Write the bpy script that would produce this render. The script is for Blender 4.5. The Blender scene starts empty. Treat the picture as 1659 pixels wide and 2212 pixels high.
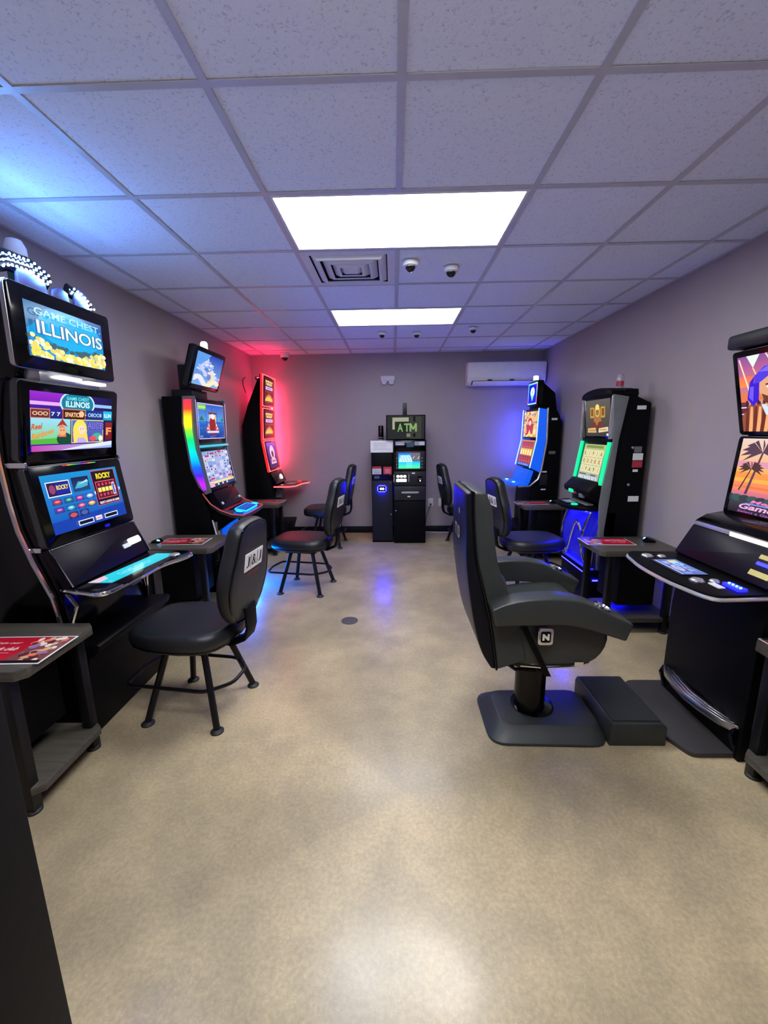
import bpy, bmesh, math, random
from mathutils import Vector, Matrix
random.seed(7)
SC = bpy.context.scene
COL = SC.collection
PI = math.pi
# ---------------------------------------------------------------- camera
FPX = 891.05
PIT, YAW, ROL = 0.19529, -0.024144, 0.012485
CAM = Vector((-0.0342, -1.4983, 1.5217))
def cam_ray(a, b):
    c, s = math.cos(ROL), math.sin(ROL); x = c*a+s*b; up = -s*a+c*b
    c, s = math.cos(PIT), math.sin(PIT); y = c+up*s; z = -s+up*c
    c, s = math.cos(YAW), math.sin(YAW)
    return Vector((c*x+s*y, -s*x+c*y, z))
fw = cam_ray(0, 0); rt = (cam_ray(1, 0)-fw).normalized(); upv = (cam_ray(0, 1)-fw).normalized()
cd = bpy.data.cameras.new('camera'); cam = bpy.data.objects.new('camera', cd); COL.objects.link(cam)
cd.sensor_fit = 'HORIZONTAL'; cd.sensor_width = 36; cd.lens = FPX*36/1659
cd.clip_start = 0.05
f3 = fw.normalized()
cam.matrix_world = Matrix(((rt.x, upv.x, -f3.x, CAM.x), (rt.y, upv.y, -f3.y, CAM.y), (rt.z, upv.z, -f3.z, CAM.z), (0, 0, 0, 1)))
SC.camera = cam
# ---------------------------------------------------------------- world, exposure
w = bpy.data.worlds.new('world'); SC.world = w; w.use_nodes = True
w.node_tree.nodes['Background'].inputs[0].default_value = (.5, .5, .6, 1)
w.node_tree.nodes['Background'].inputs[1].default_value = 0.05
SC.view_settings.view_transform = 'Standard'; SC.view_settings.look = 'None'
SC.view_settings.gamma = 1; SC.view_settings.use_curve_mapping = False
SC.view_settings.exposure = 0.0
PANEL_POWER = 25.0     # ceiling light diffusers
GLOW = 1.0             # scale of the coloured machine lights
# ---------------------------------------------------------------- room numbers
T = .61
XL, XR, YB, ZC = -2.05, 2.07, 4.598, 2.58
YF = -1.22             # front wall (the camera stands in its doorway)
# ---------------------------------------------------------------- materials
def s2l(c):
    return tuple((v/12.92 if v <= .04045 else ((v+.055)/1.055)**2.4) for v in c[:3])
def rgb(r, g, b): return s2l((r/255, g/255, b/255))
def _new(name):
    m = bpy.data.materials.new(name); m.use_nodes = True
    return m, m.node_tree, m.node_tree.nodes['Principled BSDF']
def mat(name, col, rough=.5, metal=0., var=.08, scale=12., bump=0., bscale=200., coat=0., spec=.5, trans=0.):
    m, nt, b = _new(name)
    b.inputs['Roughness'].default_value = rough; b.inputs['Metallic'].default_value = metal
    b.inputs['Coat Weight'].default_value = coat; b.inputs['Specular IOR Level'].default_value = spec
    b.inputs['Transmission Weight'].default_value = trans
    tc = nt.nodes.new('ShaderNodeTexCoord'); n = nt.nodes.new('ShaderNodeTexNoise')
    n.inputs['Scale'].default_value = scale; n.inputs['Detail'].default_value = 4
    nt.links.new(tc.outputs['Object'], n.inputs['Vector'])
    r = nt.nodes.new('ShaderNodeValToRGB')
    r.color_ramp.elements[0].position = .3; r.color_ramp.elements[1].position = .7
    r.color_ramp.elements[0].color = (*[c*(1-var) for c in col], 1)
    r.color_ramp.elements[1].color = (*[min(1, c*(1+var)) for c in col], 1)
    nt.links.new(n.outputs['Fac'], r.inputs['Fac']); nt.links.new(r.outputs['Color'], b.inputs['Base Color'])
    if bump:
        n2 = nt.nodes.new('ShaderNodeTexNoise'); n2.inputs['Scale'].default_value = bscale; n2.inputs['Detail'].default_value = 3
        bp = nt.nodes.new('ShaderNodeBump'); bp.inputs['Strength'].default_value = bump; bp.inputs['Distance'].default_value = .002
        nt.links.new(tc.outputs['Object'], n2.inputs['Vector'])
        nt.links.new(n2.outputs['Fac'], bp.inputs['Height']); nt.links.new(bp.outputs['Normal'], b.inputs['Normal'])
    return m
def emit(name, col, strength, rough=.3):
    m, nt, b = _new(name)
    b.inputs['Base Color'].default_value = (*[min(.8, c*.04+.02) for c in col], 1); b.inputs['Roughness'].default_value = rough
    b.inputs['Emission Color'].default_value = (*col, 1); b.inputs['Emission Strength'].default_value = strength
    return m
def attr_mat(name, lit):
    m, nt, b = _new(name)
    a = nt.nodes.new('ShaderNodeAttribute'); a.attribute_name = 'Col'
    if lit:
        b.inputs['Base Color'].default_value = (.006, .006, .008, 1); b.inputs['Roughness'].default_value = .15; b.inputs['Specular IOR Level'].default_value = .25
        nt.links.new(a.outputs['Color'], b.inputs['Emission Color']); b.inputs['Emission Strength'].default_value = lit
    else:
        nt.links.new(a.outputs['Color'], b.inputs['Base Color']); b.inputs['Roughness'].default_value = .35
    return m
M = {}
M['black'] = mat('black_powder_coat', (.0012, .0012, .002), .5, bump=.15, bscale=500, spec=.12)
M['gloss'] = mat('gloss_black_plastic', (.001, .001, .0015), .14, spec=.3)
M['dark'] = mat('dark_grey_plastic', (.014, .014, .017), .42, spec=.35)
M['grey'] = mat('grey_plastic', (.14, .145, .155), .4)
M['bezel'] = mat('bezel_black_glass', (.001, .001, .0015), .1, spec=.3)
M['trimg'] = mat('display_edge_metal', (.06, .06, .065), .3, .6)
M['chrome'] = mat('chrome', (.75, .75, .78), .12, 1., var=.03)
M['steel'] = mat('brushed_steel', (.45, .44, .46), .3, 1., var=.1)
M['vinyl'] = mat('black_vinyl', (.010, .011, .014), .38, bump=.35, bscale=350)
M['leather'] = mat('lounge_leather', (.026, .030, .029), .36, bump=.35, bscale=260)
M['sheen'] = mat('lounge_back_shell', (.003, .003, .006), .38, bump=.2, bscale=300, spec=.25)
M['tube'] = mat('black_tube_steel', (.003, .003, .004), .38, spec=.3)
M['rubber'] = mat('black_rubber', (.012, .012, .012), .6)
M['mat'] = mat('ribbed_floor_mat', (.032, .029, .031), .55, bump=.3, bscale=400)
M['basep'] = mat('chair_base_moulding', (.022, .026, .027), .45, bump=.3, bscale=300)
M['carpet'] = mat('footrest_carpet', (.012, .013, .017), .85, bump=.6, bscale=600)
M['white'] = mat('white_plastic', (.72, .72, .74), .4, var=.03)
M['whitep'] = mat('white_paper', (.75, .74, .74), .6, var=.02)
M['silver'] = mat('silver_button', (.62, .63, .66), .25, .7)
M['glass'] = mat('dark_dome_glass', (.004, .004, .005), .05)
M['clear'] = mat('clear_acrylic', (.85, .82, .84), .12, trans=.8)
M['basebd'] = mat('black_vinyl_baseboard', (.002, .002, .003), .5, spec=.25)
M['jamb'] = mat('door_casing_paint', (.004, .004, .005), .6, spec=.2, bump=.2, bscale=60)
M['drain'] = mat('drain_cover', (.12, .11, .10), .5, .6)
M['purple'] = mat('dark_plum_panel', (.004, .002, .007), .3, spec=.15)
M['lav'] = mat('topper_lavender_panel', (.07, .06, .13), .4)
M['green'] = mat('green_lens', (.02, .12, .07), .25)
M['red'] = mat('red_lens', (.4, .03, .05), .2)
M['print'] = attr_mat('printed_paper', 0)
M['screen'] = attr_mat('lit_screen', 1.15)
M['screen_hot'] = attr_mat('lit_screen_bright', 1.6)
M['rainbow'] = attr_mat('rainbow_light_panel', 1.8*GLOW)
M['l_red'] = emit('red_neon', (1, .055, .06), 4.5*GLOW)
M['l_red2'] = emit('red_side_light', (1, .01, .015), 1.6*GLOW)
M['l_blue'] = emit('blue_side_light', (.0, .10, .85), 1.0*GLOW)
M['l_back'] = emit('added_blue_wall_glow', (.05, .07, 1.), 130*GLOW)
M['l_rback'] = emit('added_red_wall_glow', (1, .04, .12), 130*GLOW)
M['l_topper'] = emit('blue_white_led', (.13, .36, 1), 340*GLOW)
M['l_blue2'] = emit('deep_blue_light', (.004, .004, 1.), 9*GLOW)
M['l_belly'] = emit('blue_belly_light', (.002, .002, 1.), .45)
M['l_strip'] = emit('added_blue_stand_glow', (.003, .003, 1.), 110*GLOW)
M['l_under'] = emit('added_blue_underglow', (.003, .003, 1.), 260)
M['l_upb'] = emit('added_blue_ceiling_glow', (.06, .05, 1.), 60)
M['l_upr'] = emit('added_red_ceiling_glow', (1, .015, .08), 60)
M['l_kick'] = emit('added_azure_floor_glow', (0, .15, 1), 520*GLOW)
M['l_atm'] = emit('deep_blue_lamp', (.001, .001, 1), 700)
M['l_azure'] = emit('azure_light', (.0, .17, 1), 5*GLOW)
M['l_cyan'] = emit('cyan_dot', (.1, .5, 1), 8)
M['l_green'] = emit('green_tube', (.0, .85, .36), 1.1)
M['l_white'] = emit('white_led', (.75, .78, 1), 9)
M['l_slot'] = emit('lit_slot', (.95, 1, .95), 2.2)
M['l_warm'] = emit('warm_candle', (1, .9, .6), 2.5)
M['l_dred'] = emit('dim_red_edge', (.9, .10, .14), .7)
M['l_edge'] = emit('violet_edge', (.75, .35, .8), .9)
M['l_edge2'] = emit('aqua_edge', (.1, .6, .8), .9)
M['door'] = mat('kiosk_door_paint', (.010, .010, .016), .6, spec=.25)
M['dgrey'] = mat('deck_grey', (.05, .05, .06), .3)
M['l_wire'] = emit('blue_white_edge', (.3, .55, 1), 2.5)
def panel_mat(name='prismatic_diffuser', power=1.):
    m, nt, b = _new(name)
    b.inputs['Base Color'].default_value = (.8, .8, .8, 1)
    tc = nt.nodes.new('ShaderNodeTexCoord'); n = nt.nodes.new('ShaderNodeTexNoise'); n.inputs['Scale'].default_value = 3
    r = nt.nodes.new('ShaderNodeValToRGB')
    r.color_ramp.elements[0].color = (.88, .94, 1, 1); r.color_ramp.elements[1].color = (.97, .96, .94, 1)
    r.color_ramp.elements[0].position = .35; r.color_ramp.elements[1].position = .7
    nt.links.new(tc.outputs['Object'], n.inputs['Vector']); nt.links.new(n.outputs['Fac'], r.inputs['Fac'])
    nt.links.new(r.outputs['Color'], b.inputs['Emission Color']); b.inputs['Emission Strength'].default_value = PANEL_POWER*power
    return m
M['panel'] = panel_mat()
M['panel_dim'] = panel_mat('prismatic_diffuser_dimmer', .5)
def floor_mat():
    m, nt, b = _new('polished_concrete'); L = nt.links.new; N = nt.nodes.new
    tc = N('ShaderNodeTexCoord')
    def noise(sc, det, rough=.5):
        n = N('ShaderNodeTexNoise'); n.inputs['Scale'].default_value = sc; n.inputs['Detail'].default_value = det
        n.inputs['Roughness'].default_value = rough; L(tc.outputs['Object'], n.inputs['Vector']); return n.outputs['Fac']
    def ramp(f, p0, c0, p1, c1):
        r = N('ShaderNodeValToRGB'); r.color_ramp.elements[0].position = p0; r.color_ramp.elements[1].position = p1
        r.color_ramp.elements[0].color = (*c0, 1); r.color_ramp.elements[1].color = (*c1, 1); L(f, r.inputs['Fac']); return r.outputs['Color']
    def mul(a, bb, fac=1):
        x = N('ShaderNodeMix'); x.data_type = 'RGBA'; x.blend_type = 'MULTIPLY'; x.inputs['Factor'].default_value = fac
        L(a, x.inputs['A']); L(bb, x.inputs['B']); return x.outputs['Result']
    big = ramp(noise(1.1, 5, .55), .36, (.31, .25, .160), .62, (.485, .39, .245))
    clouds = ramp(noise(3.3, 6, .6), .38, (.80, .80, .82), .62, (1.03, 1.02, 1))
    fine = ramp(noise(70, 3, .6), .35, (.86, .86, .86), .65, (1.08, 1.07, 1.04))
    v = N('ShaderNodeTexVoronoi'); v.inputs['Scale'].default_value = 130; L(tc.outputs['Object'], v.inputs['Vector'])
    spk = ramp(v.outputs['Distance'], .08, (1.9, 1.8, 1.6), .2, (1, 1, 1))
    c = mul(mul(mul(big, clouds), fine), spk, .5)
    L(c, b.inputs['Base Color'])
    rr = N('ShaderNodeMapRange'); rr.inputs['From Min'].default_value = .3; rr.inputs['From Max'].default_value = .7
    rr.inputs['To Min'].default_value = .30; rr.inputs['To Max'].default_value = .42
    L(noise(5, 5), rr.inputs['Value']); L(rr.outputs['Result'], b.inputs['Roughness'])
    bp = N('ShaderNodeBump'); bp.inputs['Strength'].default_value = .14; bp.inputs['Distance'].default_value = .002
    L(noise(55, 3), bp.inputs['Height']); L(bp.outputs['Normal'], b.inputs['Normal'])
    b.inputs['Specular IOR Level'].default_value = .4
    b.inputs['Coat Weight'].default_value = .25; b.inputs['Coat Roughness'].default_value = .16
    return m
M['floor'] = floor_mat()
M['wall'] = mat('taupe_wall_paint', (.35, .30, .315), .42, var=.03, scale=3, bump=.25, bscale=120, spec=.4)
M['ceil0'] = mat('plenum_dark', (.02, .02, .02), .9)
def tile_mat():
    m, nt, b = _new('mineral_ceiling_tile'); L = nt.links.new; N = nt.nodes.new
    tc = N('ShaderNodeTexCoord'); g = N('ShaderNodeNewGeometry')
    n = N('ShaderNodeTexNoise'); n.inputs['Scale'].default_value = 95; n.inputs['Detail'].default_value = 3; n.inputs['Roughness'].default_value = .7
    L(g.outputs['Position'], n.inputs['Vector'])
    r = N('ShaderNodeValToRGB'); r.color_ramp.elements[0].position = .34; r.color_ramp.elements[1].position = .43
    r.color_ramp.elements[0].color = (.58, .63, .75, 1); r.color_ramp.elements[1].color = (.80, .86, .98, 1)
    L(n.outputs['Fac'], r.inputs['Fac']); L(r.outputs['Color'], b.inputs['Base Color'])
    bp = N('ShaderNodeBump'); bp.inputs['Strength'].default_value = .5; bp.inputs['Distance'].default_value = .003
    L(n.outputs['Fac'], bp.inputs['Height']); L(bp.outputs['Normal'], b.inputs['Normal'])
    b.inputs['Roughness'].default_value = .9
    return m
M['tile'] = tile_mat()
M['tee'] = mat('tee_bar_paint', (.52, .53, .58), .35, var=.04)
def wood_mat(name, a, c):
    m, nt, b = _new(name); L = nt.links.new; N = nt.nodes.new
    tc = N('ShaderNodeTexCoord'); mp = N('ShaderNodeMapping'); mp.inputs['Scale'].default_value = (3, 40, 40)
    n = N('ShaderNodeTexNoise'); n.inputs['Scale'].default_value = 1.6; n.inputs['Detail'].default_value = 5
    L(tc.outputs['Object'], mp.inputs['Vector']); L(mp.outputs['Vector'], n.inputs['Vector'])
    r = N('ShaderNodeValToRGB'); r.color_ramp.elements[0].position = .35; r.color_ramp.elements[1].position = .65
    r.color_ramp.elements[0].color = (*a, 1); r.color_ramp.elements[1].color = (*c, 1)
    L(n.outputs['Fac'], r.inputs['Fac']); L(r.outputs['Color'], b.inputs['Base Color']); b.inputs['Roughness'].default_value = .4
    return m
M['wood'] = wood_mat('grey_laminate', (.048, .042, .033), (.078, .069, .055))
# ---------------------------------------------------------------- mesh builder
class MB:
    def __init__(s): s.bm = bmesh.new()
    def box(s, x0, x1, y0, y1, z0, z1):
        v = [s.bm.verts.new(p) for p in ((x0, y0, z0), (x1, y0, z0), (x1, y1, z0), (x0, y1, z0), (x0, y0, z1), (x1, y0, z1), (x1, y1, z1), (x0, y1, z1))]
        for f in ((0, 3, 2, 1), (4, 5, 6, 7), (0, 1, 5, 4), (1, 2, 6, 5), (2, 3, 7, 6), (3, 0, 4, 7)): s.bm.faces.new([v[i] for i in f])
        return s
    def prism(s, pts, a0, a1, axis='y', M4=None):
        def mk(p, a):
            q = Vector((p[0], a, p[1])) if axis == 'y' else (Vector((p[0], p[1], a)) if axis == 'z' else Vector((a, p[0], p[1])))
            return (M4 @ q) if M4 else q
        A = [s.bm.verts.new(mk(p, a0)) for p in pts]; B = [s.bm.verts.new(mk(p, a1)) for p in pts]
        n = len(pts); s.bm.faces.new(A); s.bm.faces.new(B[::-1])
        for i in range(n): s.bm.faces.new((A[i], B[i], B[(i+1) % n], A[(i+1) % n]))
        return s
    def tube(s, pts, r, n=8, closed=False, flat=None):
        pts = [Vector(p) for p in pts]; N = len(pts); rings = []
        prev = None
        for i, p in enumerate(pts):
            if closed: d = pts[(i+1) % N]-pts[i-1]
            else: d = pts[min(i+1, N-1)]-pts[max(i-1, 0)]
            d.normalize()
            a = Vector((0, 0, 1)) if abs(d.z) < .9 else Vector((0, 1, 0))
            if prev is not None and abs(prev.dot(d)) < .95: a = prev
            u = (a-d*a.dot(d)).normalized(); v = d.cross(u); prev = u
            rr = r[i] if isinstance(r, (list, tuple)) else r
            fu = flat or 1
            rings.append([s.bm.verts.new(p+u*math.cos(2*PI*k/n)*rr+v*math.sin(2*PI*k/n)*rr*fu) for k in range(n)])
        m = N if closed else N-1
        for i in range(m):
            A, B = rings[i], rings[(i+1) % N]
            for k in range(n): s.bm.faces.new((A[k], A[(k+1) % n], B[(k+1) % n], B[k]))
        if not closed: s.bm.faces.new(rings[0][::-1]); s.bm.faces.new(rings[-1])
        return s
    def lathe(s, c, prof, n=24, M4=None):
        rings = []
        for r, z in prof:
            ring = []
            for k in range(n):
                q = Vector((c[0]+r*math.cos(2*PI*k/n), c[1]+r*math.sin(2*PI*k/n), c[2]+z))
                ring.append(s.bm.verts.new((M4 @ q) if M4 else q))
            rings.append(ring)
        for A, B in zip(rings, rings[1:]):
            for k in range(n): s.bm.faces.new((A[k], A[(k+1) % n], B[(k+1) % n], B[k]))
        s.bm.faces.new(rings[0][::-1]); s.bm.faces.new(rings[-1]); return s
    def slab(s, M4, u0, u1, v0, v1, n0, n1, r=.0, seg=4):
        """rounded rectangle u,v extruded n0..n1 in frame M4"""
        pts = rrect(u0, u1, v0, v1, r, seg)
        A = [s.bm.verts.new(M4 @ Vector((p[0], p[1], n0))) for p in pts]; B = [s.bm.verts.new(M4 @ Vector((p[0], p[1], n1))) for p in pts]
        n = len(pts); s.bm.faces.new(A[::-1]); s.bm.faces.new(B)
        for i in range(n): s.bm.faces.new((A[i], A[(i+1) % n], B[(i+1) % n], B[i]))
        return s
    def pillow(s, outline, t, M4, edge=.12, rings=4):
        """closed outline (a,b) in frame M4, puffed to thickness t"""
        cx = sum(p[0] for p in outline)/len(outline); cy = sum(p[1] for p in outline)/len(outline)
        loops = []
        K = rings*2
        for k in range(K+1):
            ph = -PI/2+PI*k/K
            sc = 1-edge*(1-math.cos(ph)); h = math.sin(ph)*t/2
            loops.append([s.bm.verts.new(M4 @ Vector((cx+(p[0]-cx)*sc, cy+(p[1]-cy)*sc, h))) for p in outline])
        n = len(outline)
        for A, B in zip(loops, loops[1:]):
            for k in range(n): s.bm.faces.new((A[k], A[(k+1) % n], B[(k+1) % n], B[k]))
        for loop, sg in ((loops[0], -1), (loops[-1], 1)):
            in1 = [s.bm.verts.new(M4 @ Vector((cx+(p[0]-cx)*.6, cy+(p[1]-cy)*.6, sg*t*.56))) for p in outline]
            for k in range(n):
                q = (loop[k], loop[(k+1) % n], in1[(k+1) % n], in1[k]); s.bm.faces.new(q if sg > 0 else q[::-1])
            s.bm.faces.new(in1 if sg > 0 else in1[::-1])
        return s
    def build(s, name, m, parent=None, bevel=0, seg=2, smooth=35):
        bmesh.ops.recalc_face_normals(s.bm, faces=s.bm.faces)
        if bevel:
            ed = [e for e in s.bm.edges if len(e.link_faces) == 2 and e.calc_face_angle(0) > .5]
            bmesh.ops.bevel(s.bm, geom=ed, offset=bevel, segments=seg, affect='EDGES', clamp_overlap=True, profile=.5)
        me = bpy.data.meshes.new(name); s.bm.to_mesh(me); s.bm.free()
        mats = m if isinstance(m, list) else [m]
        for q in mats: me.materials.append(M[q] if isinstance(q, str) else q)
        if smooth:
            for p in me.polygons: p.use_smooth = True
            me.set_sharp_from_angle(angle=math.radians(smooth))
        o = bpy.data.objects.new(name, me); COL.objects.link(o)
        if parent: o.parent = parent
        return o
def rrect(u0, u1, v0, v1, r, seg=4):
    if r <= 0: return [(u0, v0), (u1, v0), (u1, v1), (u0, v1)]
    out = []
    for (cx, cy, a0) in ((u1-r, v0+r, -PI/2), (u1-r, v1-r, 0), (u0+r, v1-r, PI/2), (u0+r, v0+r, PI)):
        for k in range(seg+1):
            a = a0+PI/2*k/seg; out.append((cx+r*math.cos(a), cy+r*math.sin(a)))
    return out
def tag(o, label=None, cat=None, group=None, kind=None):
    if label: o['label'] = label
    if cat: o['category'] = cat
    if group: o['group'] = group
    if kind: o['kind'] = kind
    return o
def empty(name, loc, rz=0, label=None, cat=None, group=None):
    o = bpy.data.objects.new(name, None); COL.objects.link(o); o.location = loc; o.rotation_euler = (0, 0, rz)
    o.empty_display_size = .1
    return tag(o, label, cat, group)
def struct(o): o['kind'] = 'structure'; return o
def copy_tree(o, parent=None):
    c = o.copy(); COL.objects.link(c); c.parent = parent
    for ch in list(CH(o)): copy_tree(ch, c)
    return c
def CH(o): return [x for x in bpy.data.objects if x.parent == o]
# ---------------------------------------------------------------- flat art (screens, prints)
_tc = {}
def text_geo(s, off=0., shear=0.):
    k = (s, off, shear)
    if k in _tc: return _tc[k]
    cu = bpy.data.curves.new('lettering', 'FONT'); cu.body = s; cu.size = 1; cu.offset = off; cu.shear = shear
    cu.resolution_u = 3
    ob = bpy.data.objects.new('lettering', cu); COL.objects.link(ob)
    bpy.context.view_layer.update()
    dg = bpy.context.evaluated_depsgraph_get(); ev = ob.evaluated_get(dg); me = ev.to_mesh()
    vs = [(v.co.x, v.co.y) for v in me.vertices]; fs = [tuple(p.vertices) for p in me.polygons]
    ev.to_mesh_clear(); bpy.data.objects.remove(ob); bpy.data.curves.remove(cu)
    _tc[k] = (vs, fs); return _tc[k]
class Art:
    """layered flat shapes over a w x h rectangle in frame M4 (x right, y up, z towards viewer)"""
    def __init__(s, M4, w, h, base=None, n0=.0006):
        s.M, s.w, s.h, s.n = M4, w, h, n0; s.clip = False; s.v = []; s.f = []; s.c = []
        if base is not None: s.rect(0, 0, 1, 1, base)
    def _add(s, pts, cols):
        b = len(s.v); s.n += .00008
        if s.clip: pts = [(min(1, max(0, p[0])), min(1, max(0, p[1]))) for p in pts]
        for p in pts: s.v.append(s.M @ Vector((p[0]*s.w, p[1]*s.h, s.n)))
        s.f.append(tuple(range(b, b+len(pts)))); s.c.append(cols)
    def poly(s, pts, col): s._add(pts, [rgb(*col)]*len(pts)); return s
    def rect(s, a, b, c, d, col, top=None):
        lo = rgb(*col); hi = rgb(*top) if top else lo
        s._add([(a, b), (c, b), (c, d), (a, d)], [lo, lo, hi, hi]); return s
    def hrect(s, a, b, c, d, col, right):
        lo = rgb(*col); hi = rgb(*right); s._add([(a, b), (c, b), (c, d), (a, d)], [lo, hi, hi, lo]); return s
    def frame(s, a, b, c, d, t, col):
        tx = t; ty = t*s.w/s.h
        s.rect(a, b, c, b+ty, col); s.rect(a, d-ty, c, d, col); s.rect(a, b, a+tx, d, col); s.rect(c-tx, b, c, d, col); return s
    def ell(s, cx, cy, rx, ry, col, n=16, a0=0, a1=2*PI, rot=0):
        e = [(cx+rx*math.cos(a0+(a1-a0)*k/n), cy+ry*math.sin(a0+(a1-a0)*k/n)) for k in range(n)]
        return s.poly(e, col)
    def line(s, p, q, t, col):
        dx, dy = (q[0]-p[0])*s.w, (q[1]-p[1])*s.h; L = math.hypot(dx, dy) or 1
        ox, oy = -dy/L*t/2/s.w, dx/L*t/2/s.h
        return s.poly([(p[0]-ox, p[1]-oy), (q[0]-ox, q[1]-oy), (q[0]+ox, q[1]+oy), (p[0]+ox, p[1]+oy)], col)
    def text(s, t, cx, cy, th, col, tw=None, shear=0, off=0., rot=0.):
        vs, fs = text_geo(t, off, shear)
        if not vs: return s
        xs = [v[0] for v in vs]; ys = [v[1] for v in vs]; x0, x1 = min(xs), max(xs); y0, y1 = min(ys), max(ys)
        sy = th*s.h/(y1-y0); sx = (tw*s.w/(x1-x0)) if tw else sy
        c, si = math.cos(rot), math.sin(rot)
        s.n += .00008; b = len(s.v)
        for x, y in vs:
            X = (x-(x0+x1)/2)*sx; Y = (y-(y0+y1)/2)*sy
            s.v.append(s.M @ Vector((cx*s.w+X*c-Y*si, cy*s.h+X*si+Y*c, s.n)))
        k = rgb(*col)
        for f in fs: s.f.append(tuple(i+b for i in f)); s.c.append([k]*len(f))
        return s
    def build(s, name, parent, m='screen'):
        me = bpy.data.meshes.new(name); me.from_pydata(s.v, [], s.f)
        ca = me.color_attributes.new('Col', 'FLOAT_COLOR', 'CORNER'); i = 0
        for cols in s.c:
            for c in cols: ca.data[i].color = (*c, 1); i += 1
        me.materials.append(M[m]); me.update()
        o = bpy.data.objects.new(name, me); COL.objects.link(o); o.parent = parent; return o
def frame_between(pb, pt, yc, w):
    """screen frame in machine space (front = +X): pb,pt = (x,z) of bottom and top edge"""
    d = Vector((pt[0]-pb[0], 0, pt[1]-pb[1])); h = d.length; d.normalize()
    X = Vector((0, 1, 0)); Z = X.cross(d); o = Vector((pb[0], yc-w/2, pb[1]))
    return Matrix(((X.x, d.x, Z.x, o.x), (X.y, d.y, Z.y, o.y), (X.z, d.z, Z.z, o.z), (0, 0, 0, 1))), h
def display(parent, pb, pt, w, art, bx=.03, bt=.03, bb=None, t=.05, r=.02, frame_mat='bezel', trim=None, yc=0, sm='screen', name='display'):
    bb = bt if bb is None else bb
    F, h = frame_between(pb, pt, yc, w)
    o = MB().slab(F, 0, w, 0, h, -t, 0, r).build(name, frame_mat, parent, bevel=.003)
    if trim:
        MB().slab(F, -.005, w+.005, -.005, h+.005, -t*.75, -.010, r+.005).build('display_trim', trim, o, bevel=.002)
    G = F @ Matrix.Translation((bx, bb, 0))
    a = Art(G, w-2*bx, h-bt-bb); a.clip = True; art(a); a.build('screen_picture', o, sm)
    return o
# ================================================================ ROOM
def plane(name, pts, m, parent=None, th=.1, n=(0, 0, 1)):
    mb = MB(); A = [mb.bm.verts.new(p) for p in pts]; B = [mb.bm.verts.new(Vector(p)-Vector(n)*th) for p in pts]; k = len(pts)
    mb.bm.faces.new(A); mb.bm.faces.new(B[::-1])
    for i in range(k): mb.bm.faces.new((A[i], A[(i+1) % k], B[(i+1) % k], B[i]))
    return struct(mb.build(name, m, parent, smooth=0))
YL = -3.4
plane('floor', [(-2.6, YL, 0), (2.6, YL, 0), (2.6, YB+.1, 0), (-2.6, YB+.1, 0)], 'floor')
plane('wall_left', [(XL, YF, 0), (XL, YB, 0), (XL, YB, ZC+.1), (XL, YF, ZC+.1)], 'wall', n=(1, 0, 0))
plane('wall_right', [(XR, YF, 0), (XR, YB, 0), (XR, YB, ZC+.1), (XR, YF, ZC+.1)], 'wall', n=(-1, 0, 0))
plane('wall_back', [(XL-.1, YB, 0), (XR+.1, YB, 0), (XR+.1, YB, ZC+.1), (XL-.1, YB, ZC+.1)], 'wall', n=(0, -1, 0))
JL, JR = -.352, .62   # door opening
struct(MB().box(XL-.1, JL-.02, YF-.13, YF, 0, ZC+.1).box(JR+.02, XR+.1, YF-.13, YF, 0, ZC+.1).box(JL-.02, JR+.02, YF-.13, YF, 2.12, ZC+.1).build('wall_front', 'wall', smooth=0))
# dark door frame on both sides of the opening the camera stands in
for k, (e, s) in enumerate(((JL, -1), (JR, 1))):
    fr = MB()
    fr.prism([(e, YF+.014), (e, YF-.144), (e+s*.055, YF-.144), (e+s*.055, YF-.13), (e+s*.02, YF-.13), (e+s*.02, YF), (e+s*.055, YF), (e+s*.055, YF+.014)], 0, 2.14, 'z')
    struct(fr.build('trim_%d' % (k+1), 'jamb', bevel=.002))
struct(MB().box(JL, JR, YF-.144, YF+.014, 2.10, 2.14).build('trim_3', 'jamb', bevel=.002))
# lobby behind the camera
plane('wall_lobby_left', [(-2.6, YL, 0), (-2.6, YF-.13, 0), (-2.6, YF-.13, ZC+.1), (-2.6, YL, ZC+.1)], 'wall', n=(1, 0, 0))
plane('wall_lobby_right', [(2.6, YL, 0), (2.6, YF-.13, 0), (2.6, YF-.13, ZC+.1), (2.6, YL, ZC+.1)], 'wall', n=(-1, 0, 0))
plane('wall_lobby_rear', [(-2.6, YL, 0), (2.6, YL, 0), (2.6, YL, ZC+.1), (-2.6, YL, ZC+.1)], 'wall', n=(0, 1, 0))
for nm, b in (('baseboard_left', (XL, XL+.012, YF, YB, 0, .1)), ('baseboard_right', (XR-.012, XR, YF, YB, 0, .1)), ('baseboard_back', (XL+.012, XR-.012, YB-.012, YB, 0, .1))):
    struct(MB().box(*b).build(nm, 'basebd', bevel=.003))
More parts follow.
